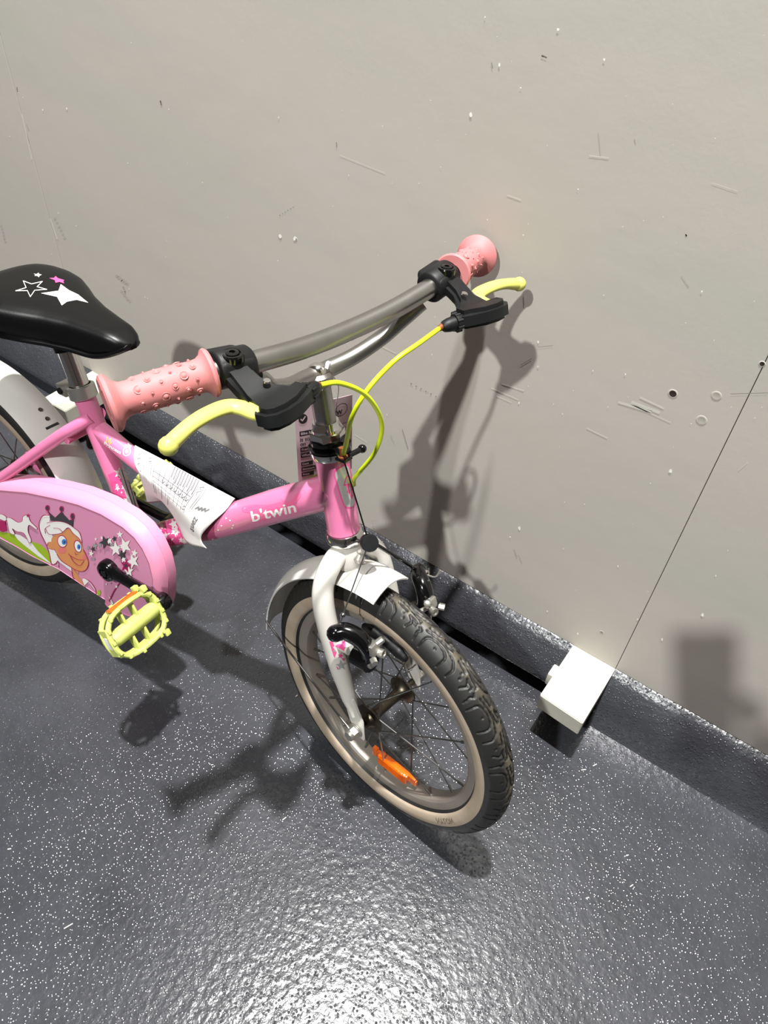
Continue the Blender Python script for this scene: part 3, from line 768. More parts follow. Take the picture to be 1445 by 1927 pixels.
# --- brake levers
def lever_unit(s):
    T = lambda u, v, w_: S(u, s*v, w_)
    m = Matrix((f2, l2*s, aax)).transposed()
    bm = BM()
    a = T(.0562, .119, .5120); b = T(.0550, .1535, .5172); ax_ = (b-a).normalized()
    L_ = (b-a).length
    lathe(bm, [(.0095, 0), (.0150, 0), (.0165, .002), (.0165, L_-.002), (.0150, L_), (.0095, L_)], a, ax_, 32)
    # clamp block with a flat top, and the angular body that carries pivot and barrel
    box(bm, T(.0560, .136, .5185), (b-a)*.5, Sd(.0160, 0, -.004), Sd(.0, 0, .0085), .0045)
    up_ = []
    for u, v in ((.058, .126), (.070, .127), (.082, .126), (.091, .121), (.0965, .112), (.0965, .103), (.1135, .101), (.119, .109), (.1265, .124), (.1305, .140), (.1300, .153), (.1240, .160), (.1120, .161), (.1040, .154), (.0920, .152), (.0760, .153), (.0600, .153)):
        up_.append(Vector((u, -v, .5285-.7*(u-.056) if u < .0995 else .498)))
    tb_ = BM()
    a_ = [tb_.verts.new(T(q.x, -q.y, q.z)) for q in up_]; b_ = [tb_.verts.new(T(q.x+.001, -q.y, q.z-.0185)) for q in up_]
    f1, g1 = tb_.faces.new(a_), tb_.faces.new(b_)
    for k in range(len(a_)): tb_.faces.new((a_[k], a_[(k+1) % len(a_)], b_[(k+1) % len(a_)], b_[k]))
    bmesh.ops.recalc_face_normals(tb_, faces=tb_.faces)
    bmesh.ops.bevel(tb_, geom=list(f1.edges)+list(g1.edges), offset=.0042, segments=4, affect='EDGES', clamp_overlap=True)
    for f in tb_.faces: f.normal_update()
    bmesh.ops.triangulate(tb_, faces=[f for f in tb_.faces if len(f.verts) > 4], ngon_method='EAR_CLIP')
    me_ = bpy.data.meshes.new('t'); tb_.to_mesh(me_); tb_.free(); bm.from_mesh(me_); bpy.data.meshes.remove(me_)
    br = obj('brake_bracket', bm, M['black'], bike, angle=60)
    br['label'] = ('near' if s < 0 else 'wall-side')+' black brake lever bracket'
    bm = BM()
    cb_ = T(.0655, .1385, .5275); d = (Sd(.25, 0, 1)).normalized()
    lathe(bm, [(.0098, -.004), (.0098, .0008), (.0090, .0022), (.0070, .0022), (.0066, .0008), (.0060, .0008), (.0056, .0026), (.0040, .0032), (.0026, .0032), (.0022, .001), (0, .001)], cb_, d, 24)
    obj('clamp_screw', bm, M['gblack'], br, angle=25)
    bm = BM(); lathe(bm, [(.0034, 0), (.0030, .0014), (.0012, .0017), (0, .0012)], T(.0935, .130, .5065), Sd(.4, 0, 1), 14); obj('reach_screw', bm, M['chrome'], br)
    bm = BM(); p0, p1 = T(.1065, .104, .4875), T(.1000, .0845, .487); dx = (p1-p0).normalized()
    lathe(bm, [(0, 0), (.0085, 0), (.0090, .003), (.0090, .006), (.0074, .0065), (.0070, .013), (.0058, .0185), (.0040, .0205), (0, .0205)], p0, dx, 20)
    for k in range(8):
        ang = 2*PI*k/8; X = dx.orthogonal().normalized(); Y = dx.cross(X)
        tube(bm, [p0+(X*math.cos(ang)+Y*math.sin(ang))*.0086+dx*.0005, p0+(X*math.cos(ang)+Y*math.sin(ang))*.0086+dx*.0065], .0014, 6)
    obj('barrel_adjuster', bm, M['black'], br)
    bm = BM()
    tube(bm, [T(.113, .151, .4885), T(.103, .1535, .490), T(.090, .157, .493), T(.0835, .166, .496), T(.0845, .186, .4975), T(.0875, .206, .496), T(.0905, .224, .4915), T(.0915, .229, .4905)],
         [.0070, .0085, .0082, .0078, .0072, .0066, .0066, .0072], 20, smooth=6, flat=[.62, .64, .66, .68, .7, .8, 1, 1], up=Sd(0, s, 0), roundcap=True)
    sphere(bm, T(.0915, .2285, .4903), .0078, (1, 1, 1))
    obj('lever', bm, M['lime'], br, angle=60, label='lime yellow brake lever')
    return p1+dx*.001, dx
nz1, nd1 = lever_unit(-1)
nz2, nd2 = lever_unit(1)

# --- cables
def cable(pts, label):
    bm = BM(); tube(bm, pts, .0024, 12, smooth=10); c = obj('cable_housing', bm, M['cable'], bike, label=label)
    bm = BM(); d = (pts[1]-pts[0]).normalized(); lathe(bm, [(0, -.002), (.0022, -.002), (.0033, 0), (.0031, .006), (.0026, .0068), (0, .0068)], pts[0]-d*.0045, d, 14, mi=0)
    obj('ferrule', bm, M['rust'], c)
    return c
def dpx(px, u): # a point on the sight line through a pixel, at forward distance u in the steering frame
    d = ray_b(px); c = CAM_B-A0; t = (u-c.dot(f2))/d.dot(f2); return CAM_B+d*t
farp = [nz2+nd2*.001, dpx((790, 645), .099), dpx((740, 681), .092), dpx((692, 733), .080), dpx((662, 785), .066), dpx((652, 832), .046), S(.034, -.0125, .371)]
cf = cable(farp, 'lime cable sleeve from the wall-side lever down to the headset')
bm = BM(); lathe(bm, [(0, 0), (.0052, 0), (.0052, .002), (.0036, .0026), (.0032, .012), (0, .012)], S(.034, -.0125, .3685), aax, 16); obj('cable_end_cup', bm, M['rust'], cf)
nearp = [nz1+nd1*.001, dpx((640, 721), .100), dpx((690, 745), .096), dpx((718, 795), .085), dpx((706, 850), .070), dpx((668, 898), .040), dpx((640, 925), .008)+l2*.02, S(-.03, .03, .325), Q((520, 955), .024), Q((440, 985), .022)]
cable(nearp, 'lime cable sleeve looping from the near lever behind the head tube')
hang = S(.041, -.001, .2585)
bm = BM(); tube(bm, [S(.034, -.0125, .368), S(.039, -.007, .31), hang], .0009, 8); obj('inner_cable', bm, M['gblack'], bike)

# --- front cantilever brake
bm = BM(); hd = (BINV @ (CAM-(BMX @ hang+BO)).normalized())
hd = (hd*.75+Sd(.8, -.35, .2)).normalized()
lathe(bm, [(0, -.0065), (.0088, -.0065), (.0097, -.005), (.0097, .0005), (.0075, .0008), (.0075, .0025), (.0102, .003), (.0102, .0068), (.0092, .0082), (0, .0084)], hang, hd, 28)
obj('cable_hanger', bm, M['black'], bike, label='round black straddle cable hanger')
def arm(s):
    T = lambda u, v, w_: S(u, s*v, w_)
    bm = BM()
    tube(bm, [T(.043, .070, .176), T(.050, .063, .177), T(.062, .0565, .170), T(.068, .052, .156), T(.066, .049, .142), T(.062, .049, .131)],
         [.0100, .0102, .0106, .0104, .0104, .0104], 20, smooth=5, flat=[1, 1, .95, .9, .9, .9], up=Sd(1, 0, 0), roundcap=True)
    sphere(bm, T(.0425, .0715, .1762), .0102)
    tube(bm, [T(.046, .049, .131), T(.069, .049, .131)], .0135, 24)
    a = obj('brake_arm', bm, M['gblack'], bike, angle=50); a['label'] = ('near' if s < 0 else 'wall-side')+' black front brake arm'
    bm = BM()
    lathe(bm, [(0, .0), (.0076, .0), (.0076, .003), (.0055, .0050), (.0028, .0050), (.0024, .002), (0, .002)], T(.068, .049, .131), Sd(1, 0, 0), 20)
    obj('pivot_bolt', bm, M['steel'], a, angle=25)
    bm = BM()
    c = T(.077, .050, .156)
    box(bm, c, Sd(.0055, 0, .001), Sd(0, .0062, .001), Sd(-.001, 0, .0068), .0015)
    lathe(bm, [(0, 0), (.0052, 0), (.0052, .0065), (.0035, .0065), (.003, .003), (0, .003)], T(.082, .046, .150), Sd(1, s*-.2, 0), 18)
    lathe(bm, [(0, 0), (.0042, 0), (.0042, .0070), (0, .0072)], T(.083, .058, .149), Sd(1, s*.5, -.2), 6)
    lathe(bm, [(0, 0), (.0042, 0), (.0042, .0085), (.003, .009), (0, .009)], T(.079, .045, .161), Sd(.5, s*-.9, .5), 10)
    tube(bm, [T(.080, .048, .155), T(.070, .028, .150)], .003, 10)
    obj('pad_clamp', bm, M['steel'], a, angle=30)
    bm = BM()
    # curved brake shoe alongside the rim
    pts = []
    for k in range(9):
        an = math.radians(86-k*2.9); r = .1478
        pts.append(WF(r, an, s*.0215))
    tube(bm, pts, [.0068, .0088, .0080, .0074, .0082, .0074, .0080, .0088, .0066], 16, smooth=3, flat=.7, up=(pts[0]-PF[0]).normalized(), roundcap=True)
    obj('brake_pad', bm, M['black'], a, angle=60)
    return T
arm(-1); arm(1)
bm = BM(); e = S(.046, .068, .18)
tube(bm, [hang+Sd(0, .004, -.001), e], .0024, 12); obj('straddle_sleeve', bm, M['gblack'], bike)
bm = BM(); e = S(.045, -.067, .184); tube(bm, [hang+Sd(0, -.003, -.004), e], .00085, 8); mdp = hang.lerp(e, .86)
sphere(bm, mdp, .003, n=12); obj('straddle_wire', bm, M['wire'], bike)
bm = BM(); tube(bm, [S(.056, .0715, .176), S(.068, .073, .177), S(.073, .078, .186)], [.0012, .0012, .0016], 8, smooth=3)
lathe(bm, [(0, 0), (.005, 0), (.005, .006), (.0028, .006), (.0024, .003), (0, .003)], S(.050, .071, .1765), Sd(1, .2, 0), 16)
obj('cable_anchor', bm, M['steel'], bike)

# --- fenders
def fender(name, W, R0, wd, a0_, a1_, bulge, n=60, mats=None, flare=0.):
    bm = BM(); rows = []; m = 14
    for i in range(n+1):
        a = math.radians(a0_+(a1_-a0_)*i/n)
        for sh in (0, .0016):
            pass
        row = []
        for k in range(m+1):
            t = -1+2*k/m; v = wd*math.sin(t*PI/2)/1.0 if False else wd*t
            r = R0-bulge*(1-math.cos(t*1.25))/(1-math.cos(1.25))
            row.append((r+flare*max(0, (i-n*.8)/(n*.2))**2*.0, v))
        rows.append([bm.verts.new(W(r, a, v)) for r, v in row]+[bm.verts.new(W(r-.0016, a, v*.97)) for r, v in reversed(row)])
    for a, b in zip(rows, rows[1:]):
        q = len(a)
        for k in range(q): bm.faces.new((a[k], a[(k+1) % q], b[(k+1) % q], b[k]))
    bm.faces.new(rows[0]); bm.faces.new(rows[-1])
    return obj(name, bm, M['whitep'], bike, angle=50)
ff = fender('front_fender', WF, .2165, .0300, 79, 166, .0125)
fr_ = fender('rear_fender', WR, .222, .0310, 2, 205, .012)
# front fender stay wires to the axle
for s in (-1, 1):
    bm = BM(); tube(bm, [WF(.206, math.radians(160), s*.0285), WF(.185, math.radians(160), s*.034), WF(.02, math.radians(150), s*.061), WF(.004, math.radians(150), s*.062)], .0015, 8, smooth=4)
    obj('fender_stay', bm, M['wire'], ff)
def fbolt(px, parent, r=.0032):
    tree = bvh_of([parent]); loc, nor, i, d_ = tree.ray_cast(CAM_B, ray_b(px))
    if loc is None: return
    if nor.dot(ray_b(px)) > 0: nor = -nor
    bm = BM(); lathe(bm, [(r, 0), (r, .0008), (r*.7, .0013), (0, .0014)], loc, nor, 16); obj('rivet', bm, M['rusty'], parent)
fbolt((76, 771), fr_); fbolt((89, 788), fr_)
decal('fender_slot', [([[(85, 805), (108, 794), (112, 798), (88, 809)]], 0)], [fr_], [M['gblack']], fr_, 4.)

# rear brake arm glimpsed behind the seat tube
bm = BM(); tube(bm, [Q((128, 820), .035), Q((150, 825), .04), Q((168, 815), .045), Q((172, 838), .04)], .007, 14, smooth=4, roundcap=True); obj('rear_brake_arm', bm, M['gblack'], bike)

# --- cranks, pedals
CT = math.radians(4.565); cd = Vector((math.cos(CT), 0, -math.sin(CT)))*.1066   # ct was negative: crank points slightly up
cd.z = .1066*math.sin(CT)
def crank(s, d):
    bm = BM(); b0 = BB+Vector((0, s*.066, 0)); pe = BB+d+Vector((0, s*.073, 0))
    tube(bm, [b0, b0.lerp(pe, .12), b0.lerp(pe, .3), b0.lerp(pe, .85), pe], [.0145, .0125, .0092, .0088, .0120], 20, smooth=5, flat=[.55, .6, .75, .75, .55], up=Vector((0, 0, 1)), roundcap=True)
    lathe(bm, [(0, -.012), (.0155, -.012), (.0165, -.004), (.0165, .004), (.0140, .009), (.0085, .0105), (.0080, .0085), (.0060, .0085), (.0055, .0105), (0, .0108)], b0, Vector((0, s, 0)), 28)
    lathe(bm, [(0, -.008), (.0120, -.008), (.0130, -.004), (.0130, .004), (.0118, .008), (0, .008)], pe, Vector((0, s, 0)), 24)
    c = obj('crank_arm', bm, M['gblack'], bike, angle=50); c['label'] = ('near' if s < 0 else 'wall-side')+' glossy black crank arm'
    tube_ = BM(); tube(tube_, [pe, pe+Vector((0, s*.012, 0))], .0075, 16); obj('pedal_spindle', tube_, M['gblack'], c)
    return pe
bm = BM(); tube(bm, [BB+Vector((0, -.07, 0)), BB+Vector((0, .07, 0))], .0085, 16); obj('bottom_bracket_axle', bm, M['steel'], bike)
peN = crank(-1, cd); peF = crank(1, -cd)
def pedal(pe, s, tilt):
    e1 = Vector((math.cos(tilt), 0, math.sin(tilt))); e3 = Vector((-math.sin(tilt), 0, math.cos(tilt)))
    if e3.z < 0: e3 = -e3
    y0, y1 = .012, .092                        # along the spindle from the crank face
    P = lambda a, y, c=0: pe+e1*a+Vector((0, s*y, 0))+e3*c
    bm = BM()
    tube(bm, [P(0, y0), P(0, y0+.006), P(0, y1-.010), P(0, y1-.004)], [.0095, .0108, .0108, .0095], 24)
    H = .031
    # rounded-rectangle cage, upper and lower rails
    for c in (-.0075, .0075):
        loop = [(-H, y0+.018), (-H, y1-.022), (-H*.62, y1-.004), (0, y1), (H*.62, y1-.004), (H, y1-.022), (H, y0+.018), (H*.62, y0+.001), (0, y0-.001), (-H*.62, y0+.001)]
        L_ = catmull([(a, y, 0) for a, y in loop], 4, True); L_.append(L_[0])
        tube(bm, [P(q.x, q.y, c) for q in L_], .0036, 8, caps=False)
        for k in range(0, len(L_)-1, 3):
            q = L_[k]; box(bm, P(q.x*1.06, q.y, c*1.38), e1*.0024, Vector((0, .0022, 0)), e3*.0020, .0006)
    for a in (-H, H): box(bm, P(a*.98, (y0+y1)/2-.002), e1*.0012, Vector((0, .024, 0)), e3*.0065)
    for yy in (y0+.0, y1-.0): box(bm, P(0, yy), e1*.02, Vector((0, .0016, 0)), e3*.0075)
    for a in (-1, 1):
        for yy in (y0+.030, y0+.050):
            box(bm, P(a*.020, yy, 0), e1*.0115, Vector((0, .0016, 0)), e3*.0062, .0005)
        for c in (-.011, .011): box(bm, P(a*(H+.004), y0+.008, c*.8), e1*.004, Vector((0, .004, 0)), e3*.004, .001)
    p_ = obj('pedal', bm, M['limepedal'], bike, angle=30); p_['label'] = ('near' if s < 0 else 'wall-side')+' lime green plastic pedal'
    for a in (-1, 1):
        bm = BM(); box(bm, P(a*(H+.0040), (y0+y1)/2-.002), e1*.0013, Vector((0, .0235, 0)), e3*.0048, .0005)
        obj('pedal_reflector', bm, M['orange'], p_)
    bm = BM(); lathe(bm, [(0, 0), (.0105, 0), (.009, .002), (0, .0025)], P(0, y1), Vector((0, s, 0)), 20); obj('end_cap', bm, M['pwhite'], p_)
pedal(peN, -1, math.radians(122)); pedal(peF, 1, math.radians(60))

# --- chain guard
outl_px = [(-60, 895), (0, 899), (60, 903), (116, 914), (160, 925), (205, 943), (249, 969), (275, 992), (294, 1018), (309, 1050), (317, 1085), (317, 1112)]
ol = [(q.x, q.z) for q in [on_y(p_, -.045) for p_ in outl_px]]
cen = Vector((.305, .232)); rad = .108
a_s = math.atan2(ol[-1][1]-cen.y, ol[-1][0]-cen.x); r_s = math.hypot(ol[-1][1]-cen.y, ol[-1][0]-cen.x)
for k in range(1, 10):
    a = a_s-(a_s+math.radians(108))*k/9
    rr_ = r_s+(.1045-r_s)*min(1, k/5)
    ol.append((cen.x+rr_*math.cos(a), cen.y+rr_*math.sin(a)))
lowpx = [(216, 1139), (165, 1107), (111, 1071)]
ol += [(q.x, q.z) for q in [on_y(p_, -.06) for p_ in lowpx]]
ol += [(q.x, q.z) for q in [on_y(p_, -.06) for p_ in [(96, 1064), (60, 1046), (30, 1028), (0, 1012), (-60, 990)]]]
n_ol = len(ol); nb_ = 8
def inset(poly, d):
    nlow = len(poly)-nb_
    out = []; n = len(poly); ar_ = sum(poly[i][0]*poly[(i+1) % n][1]-poly[(i+1) % n][0]*poly[i][1] for i in range(n)); sg = 1 if ar_ > 0 else -1
    for i in range(n):
        p0, p1, p2 = Vector(poly[i-1]), Vector(poly[i]), Vector(poly[(i+1) % n])
        d1 = (p1-p0).normalized(); d2 = (p2-p1).normalized(); nn_ = Vector((-(d1+d2).y, (d1+d2).x))
        if nn_.length < 1e-6: nn_ = Vector((-d1.y, d1.x))
        nn_.normalize(); k = 1/max(.5, nn_.dot(Vector((-d1.y, d1.x))))
        q = p1+nn_*(d*sg*min(k, 1.5)*(.12 if nlow <= i < len(poly)-1 else 1)); out.append((q.x, q.y))
    return out
bm = BM()
loops = [(ol, -.030), (ol, -.0435), (inset(ol, .0006), -.0438), (inset(ol, .0006), -.0450), (ol, -.0452), (inset(ol, .002), -.0530), (inset(ol, .0055), -.0585), (inset(ol, .012), -.0615), (inset(ol, .0145), -.0605)]
rs = [[bm.verts.new((x, y, z)) for x, z in lp] for lp, y in loops]
for a, b in zip(rs, rs[1:]):
    for k in range(n_ol): bm.faces.new((a[k], a[(k+1) % n_ol], b[(k+1) % n_ol], b[k]))
f = bm.faces.new(rs[-1]); f.material_index = 0; f.normal_update()
bmesh.ops.triangulate(bm, faces=[f], ngon_method='EAR_CLIP')
# open only at the back: close the inner side with a plate
guard = obj('chain_guard', bm, M['pinkguard'], bike, angle=35)
inn = inset(ol, .0145)
bm = BM(); f = bm.faces.new([bm.verts.new((x, -.0609, z)) for x, z in inn]); f.normal_update(); bmesh.ops.triangulate(bm, faces=bm.faces[:], ngon_method='EAR_CLIP')
film = obj('printed_film', bm, M['print'], guard, smooth=False, label='printed panel with shade in its mauve tone')
def c4(p_): return (p_[0]*260/1445, 940+p_[1]*260/1445)
def P4(l): return [c4(q) for q in l]
def SP(l, k=4): return [c4(q) for q in smooth_poly(l, k)]
def ST(l, wd): return [[q for q in p_] for p_ in stroke_poly([c4(q) for q in catmull2(l)], wd*.18)]
def catmull2(l): return [(q.x, q.y) for q in catmull([(x, y, 0) for x, y in l], 4)]
L4 = []
gmats = [M['pwhite'], M['skin'], M['pdark'], M['pberry'], M['blue'], M['green'], M['pgrey'], M['cheek'], M['gblack'], M['gold']]
W_, SK, DK, BE, BL, GR, GY, CH, BK, GO = range(10)
L4.append(([P4([(-60, 330), (60, 345), (150, 352), (260, 405), (340, 440), (430, 470), (520, 560), (545, 675), (400, 620), (200, 500), (0, 385), (-60, 360)])], GR))
L4.append(([P4([(140, 352), (215, 372), (330, 450), (400, 540), (530, 665), (545, 680), (400, 590), (260, 480), (190, 420)])], W_))
hair_b = [(520, 160), (455, 165), (420, 225), (414, 290), (440, 370), (490, 470), (520, 560), (545, 672), (590, 665), (605, 640), (622, 730), (770, 812), (752, 705), (640, 620), (590, 560), (545, 470), (560, 400), (535, 340), (520, 240)]
L4.append(([SP(hair_b, 2)], W_))
L4.append(([P4([(770, 812), (755, 700), (830, 720), (825, 780), (880, 840), (940, 950), (900, 915)])], SK))
face = [(715, 305), (600, 360), (545, 400), (545, 470), (590, 540), (600, 570), (650, 640), (740, 700), (800, 735), (870, 748), (915, 715), (930, 650), (905, 575), (875, 520), (850, 420), (790, 350)]
L4.append(([SP(face, 3)], SK))
L4.append(([SP([(520, 440), (500, 455), (510, 500), (545, 520), (570, 520), (555, 450)], 3)], SK))
L4.append(([P4(ell(655, 530, 40, 34)), P4(ell(888, 600, 22, 32))], CH))
hair_t = [(495, 240), (600, 225), (700, 243), (790, 300), (840, 350), (862, 450), (830, 400), (770, 350), (718, 290), (650, 345), (560, 362), (510, 352), (482, 300)]
L4.append(([SP(hair_t, 3)], W_))
L4.append(([P4([(515, 130), (580, 187), (645, 125), (728, 215), (772, 200), (768, 282), (700, 240), (620, 222), (535, 220)])], DK))
L4.append(([P4(ell(655, 435, 50, 66, -.25)), P4(ell(818, 485, 40, 66, -.25)), P4(ell(500, 85, 24, 30)), P4(ell(648, 95, 24, 30)), P4(ell(762, 172, 24, 34))], BE))
L4.append(([P4(ell(655, 435, 43, 58, -.25)), P4(ell(820, 487, 33, 58, -.25))], W_))
L4.append(([P4(ell(675, 440, 24, 30)), P4(ell(830, 492, 18, 28))], BL))
L4.append(([P4(ell(681, 443, 9, 12)), P4(ell(834, 494, 7, 11)), P4(ell(500, 85, 15, 20)), P4(ell(648, 95, 15, 20)), P4(ell(762, 172, 15, 24))], DK))
lines = []
for l, wd in ((hair_b[:9], 7), (face[5:14], 6), (hair_t, 5), ([(590, 665), (612, 640), (622, 730)], 6), ([(720, 565), (750, 590), (820, 625), (885, 630)], 6), ([(740, 585), (780, 650), (840, 688), (882, 640)], 6),
              ([(788, 550), (800, 572), (822, 568)], 5), ([(752, 705), (770, 812), (830, 870)], 6), ([(480, 350), (478, 300), (530, 265)], 5), ([(565, 295), (620, 300), (660, 335)], 5), ([(505, 450), (500, 500), (555, 520)], 5), ([(870, 820), (940, 850), (1000, 930), (1012, 1000)], 6), ([(500, 110), (530, 165)], 8), ([(645, 118), (650, 140)], 8), ([(765, 195), (765, 215)], 8)):
    lines += ST(l, wd)
L4.append((lines, BE))
L4.append(([SP([(870, 822), (935, 850), (995, 930), (1008, 995), (940, 955), (890, 895)], 3), P4([(1055, 1015), (1140, 990), (1195, 1085), (1170, 1112), (1100, 1060)])], W_))
horse = [(70, 185), (120, 190), (190, 232), (238, 222), (245, 180), (272, 160), (300, 165), (325, 225), (392, 292), (380, 306), (310, 262), (300, 330), (332, 420), (312, 447), (258, 350), (180, 330), (135, 300), (162, 358), (110, 345), (85, 240)]
tl = [(-40, 150), (30, 150), (75, 185), (60, 220), (0, 200), (-40, 210)]
L4.append(([SP(horse, 2), SP(tl, 2)], W_))
L4.append((ST(horse+horse[:1], 4)+ST(tl, 4), BE))
L4.append(([P4([(-40, 205), (60, 225), (80, 320), (30, 335), (-40, 290)]), P4(star_poly(300, 165, 24))], BE))
L4.append(([P4(ell(1040, 970, 18, 30))], GR))
L4.append((ST([(1255, 870), (1195, 960), (1150, 1060)], 12)+[P4(ell(1150, 1060, 14, 22))], BE))
sW, sD, sG, sB = [], [], [], []
for x, y, r, l_ in ((1105, 440, 72, sD), (1150, 425, 45, sW), (1205, 405, 34, sD), (1218, 510, 80, sW), (1312, 480, 88, sW), (1285, 575, 58, sD), (1400, 640, 80, sW), (1355, 745, 62, sW), (1000, 480, 42, sG), (962, 560, 34, sW),
                    (988, 618, 24, sG), (930, 500, 28, sG), (1262, 360, 40, sW), (1010, 408, 18, sW), (1075, 395, 22, sW), (980, 512, 34, sD), (1050, 470, 34, sG), (1415, 555, 44, sW), (1180, 470, 34, sG), (1300, 620, 40, sW), (1120, 880, 14, sW), (1165, 870, 14, sG), (1225, 905, 20, sW)):
    l_.append(P4(star_poly(x, y, r, random.uniform(-.4, .4), .85, 1.05)))
L4 += [(sG, GY), (sW, W_), (sD, DK), ([P4(star_poly(1325, 685, 72, .2, .85, 1.1))], BE), ([P4(star_poly(1325, 685, 32, .2, .85, 1.1))], DK)]
decal('cartoon_print', L4, [film], gmats, guard, None, off=.0003, lstep=.00006, label='printed cartoon girl with white hair and crown, horse and stars')

# --- prints on the frame
def c3(p_): return (180+p_[0]/2.4914, 640+p_[1]/2.4905)
def c7(p_): return (440+p_[0]/5.5577, 840+p_[1]/5.56)
# name on the main tube
blob = smooth_poly([c7(q) for q in [(85, 640), (200, 610), (350, 610), (480, 580), (500, 550), (580, 580), (680, 480), (705, 520), (650, 600), (690, 680), (600, 700), (480, 720), (380, 755), (200, 795), (165, 700), (100, 690)]], 3)
bx0, by0 = c7((188, 790)); ex = (520/5.5577/3.02, -118/5.56/3.02); ey = (-.28*18, -25.5)
word = place_text("b'twin", (bx0, by0), (ex[0]*1.13, ex[1]*1.13), (-6.2, -27.5), True)
decal('lettering', [([blob], 0), (word, 1)], [frame], [mat('printed mid pink', 'd9638f', .3), M['pwhite']], frame, 3., label='white name lettering')
# star bands on seat tube and main tube near the bottom bracket
def band(name, quad, stars, bg, seed, par=None, label=None):
    rnd = random.Random(seed); wl, pl_ = [], []
    (x0, y0), (x1, y1), (x2, y2), (x3, y3) = quad
    def bi(u, v): return ((x0*(1-u)+x1*u)*(1-v)+(x3*(1-u)+x2*u)*v, (y0*(1-u)+y1*u)*(1-v)+(y3*(1-u)+y2*u)*v)
    for k in range(stars):
        x, y = bi(rnd.uniform(.04, .96), rnd.uniform(.03, .97)); r = rnd.choice((3, 4, 6, 8, 11))
        (wl if rnd.random() < .72 else pl_).append(star_poly(x, y, r, rnd.uniform(0, 1.2), .9, 1))
    return decal(name, [([list(quad)], 0), (wl, 1), (pl_, 2)], [frame], [bg, M['pwhite'], M['pdpink']], frame, 3., label=label)
band('star_band', [(203, 893), (236, 880), (262, 975), (232, 985)], 26, M['pdpink'], 3, label='deep pink band with white stars')
decal('foil_band', [([[(222, 884), (240, 878), (262, 970), (250, 978)]], 0), (stroke_poly([(228, 884), (256, 972)], 1.8)+stroke_poly([(236, 884), (260, 970)], 1.4), 1)], [frame], [M['silver'], M['pdark']], frame, 3., off=.0006, label='silver foil strip')
band('star_band', [(268, 982), (345, 966), (352, 1034), (300, 1040)], 46, M['pdpink'], 7, label='deep pink band with white stars')
berry = mat('printed wine pink', 'a33a66', .3)
decal('dark_band', [([smooth_poly([(372, 1012), (392, 985), (440, 942), (415, 965), (404, 985), (404, 1008), (410, 1012), (395, 1018), (376, 1022)], 2)], 0), ([star_poly(389, 990, 6, .2), star_poly(384, 1006, 2.5)], 1)], [frame], [berry, M['pdpink']], frame, 3.)
def c1b(p_): return (p_[0]/3.6125, 480+p_[1]/3.612)
t16 = place_text('16', c1b((712, 1268)), (13*.95, 5.5), (3.0, -15), True)
tpr = place_text('Princess', c1b((706, 1288)), (9.6, 5.6), (1.5, -9), True)
ring = stroke_poly([c1b(q) for q in ell(862, 1335, 24, 30, .3, 14)+ell(862, 1335, 24, 30, .3, 14)[:1]], 1.6)
crn = [[c1b(q) for q in ell(862, 1335, 11, 14)], [c1b(q) for q in [(840, 1300), (862, 1302), (845, 1288), (870, 1292), (868, 1270), (882, 1290), (896, 1298), (885, 1310), (892, 1330), (875, 1315)]]]
decal('size_print', [(t16, 0), (tpr+ring+crn, 1)], [frame], [M['gold'], M['pwhite']], frame, 2.5, label='gold and white model lettering')
# head badge
badge = smooth_poly([c7(q) for q in [(1062, 270), (1180, 200), (1215, 300), (1262, 590), (1185, 632), (1150, 590), (1080, 370)]], 3)
bo = smooth_poly([c7(q) for q in [(1050, 255), (1195, 182), (1230, 300), (1272, 600), (1185, 648), (1140, 600), (1068, 370)]], 3)
fig = [[c7(q) for q in ell(1187, 277, 11, 13)]]
for l, wd in (([(1170, 330), (1190, 305), (1215, 320), (1235, 345)], 2.2), ([(1170, 330), (1150, 405), (1195, 395), (1240, 375)], 2.2), ([(1180, 410), (1205, 480), (1232, 540)], 3.0), ([(1210, 400), (1225, 455), (1240, 520)], 2.4), ([(1195, 395), (1188, 480)], 2.4)):
    fig += stroke_poly([c7(q) for q in l], wd)
decal('head_badge', [([bo], 0), ([badge], 1), (fig, 2)], [frame], [M['pdpink'], M['silver'], M['pdpink']], frame, 2.5, label='silver badge with a small pink figure')
specks = []
for x, y in ((645, 868), (630, 845), (590, 870), (575, 890), (553, 935), (556, 942), (640, 880), (612, 835), (548, 933), (700, 790)):
    specks.append([c3(q) for q in ell(x, y, 4, 4, 0, 8)])
decal('paint_chips', [(specks, 0)], [frame], [M['pwhite']], frame, None)['kind'] = 'stuff'

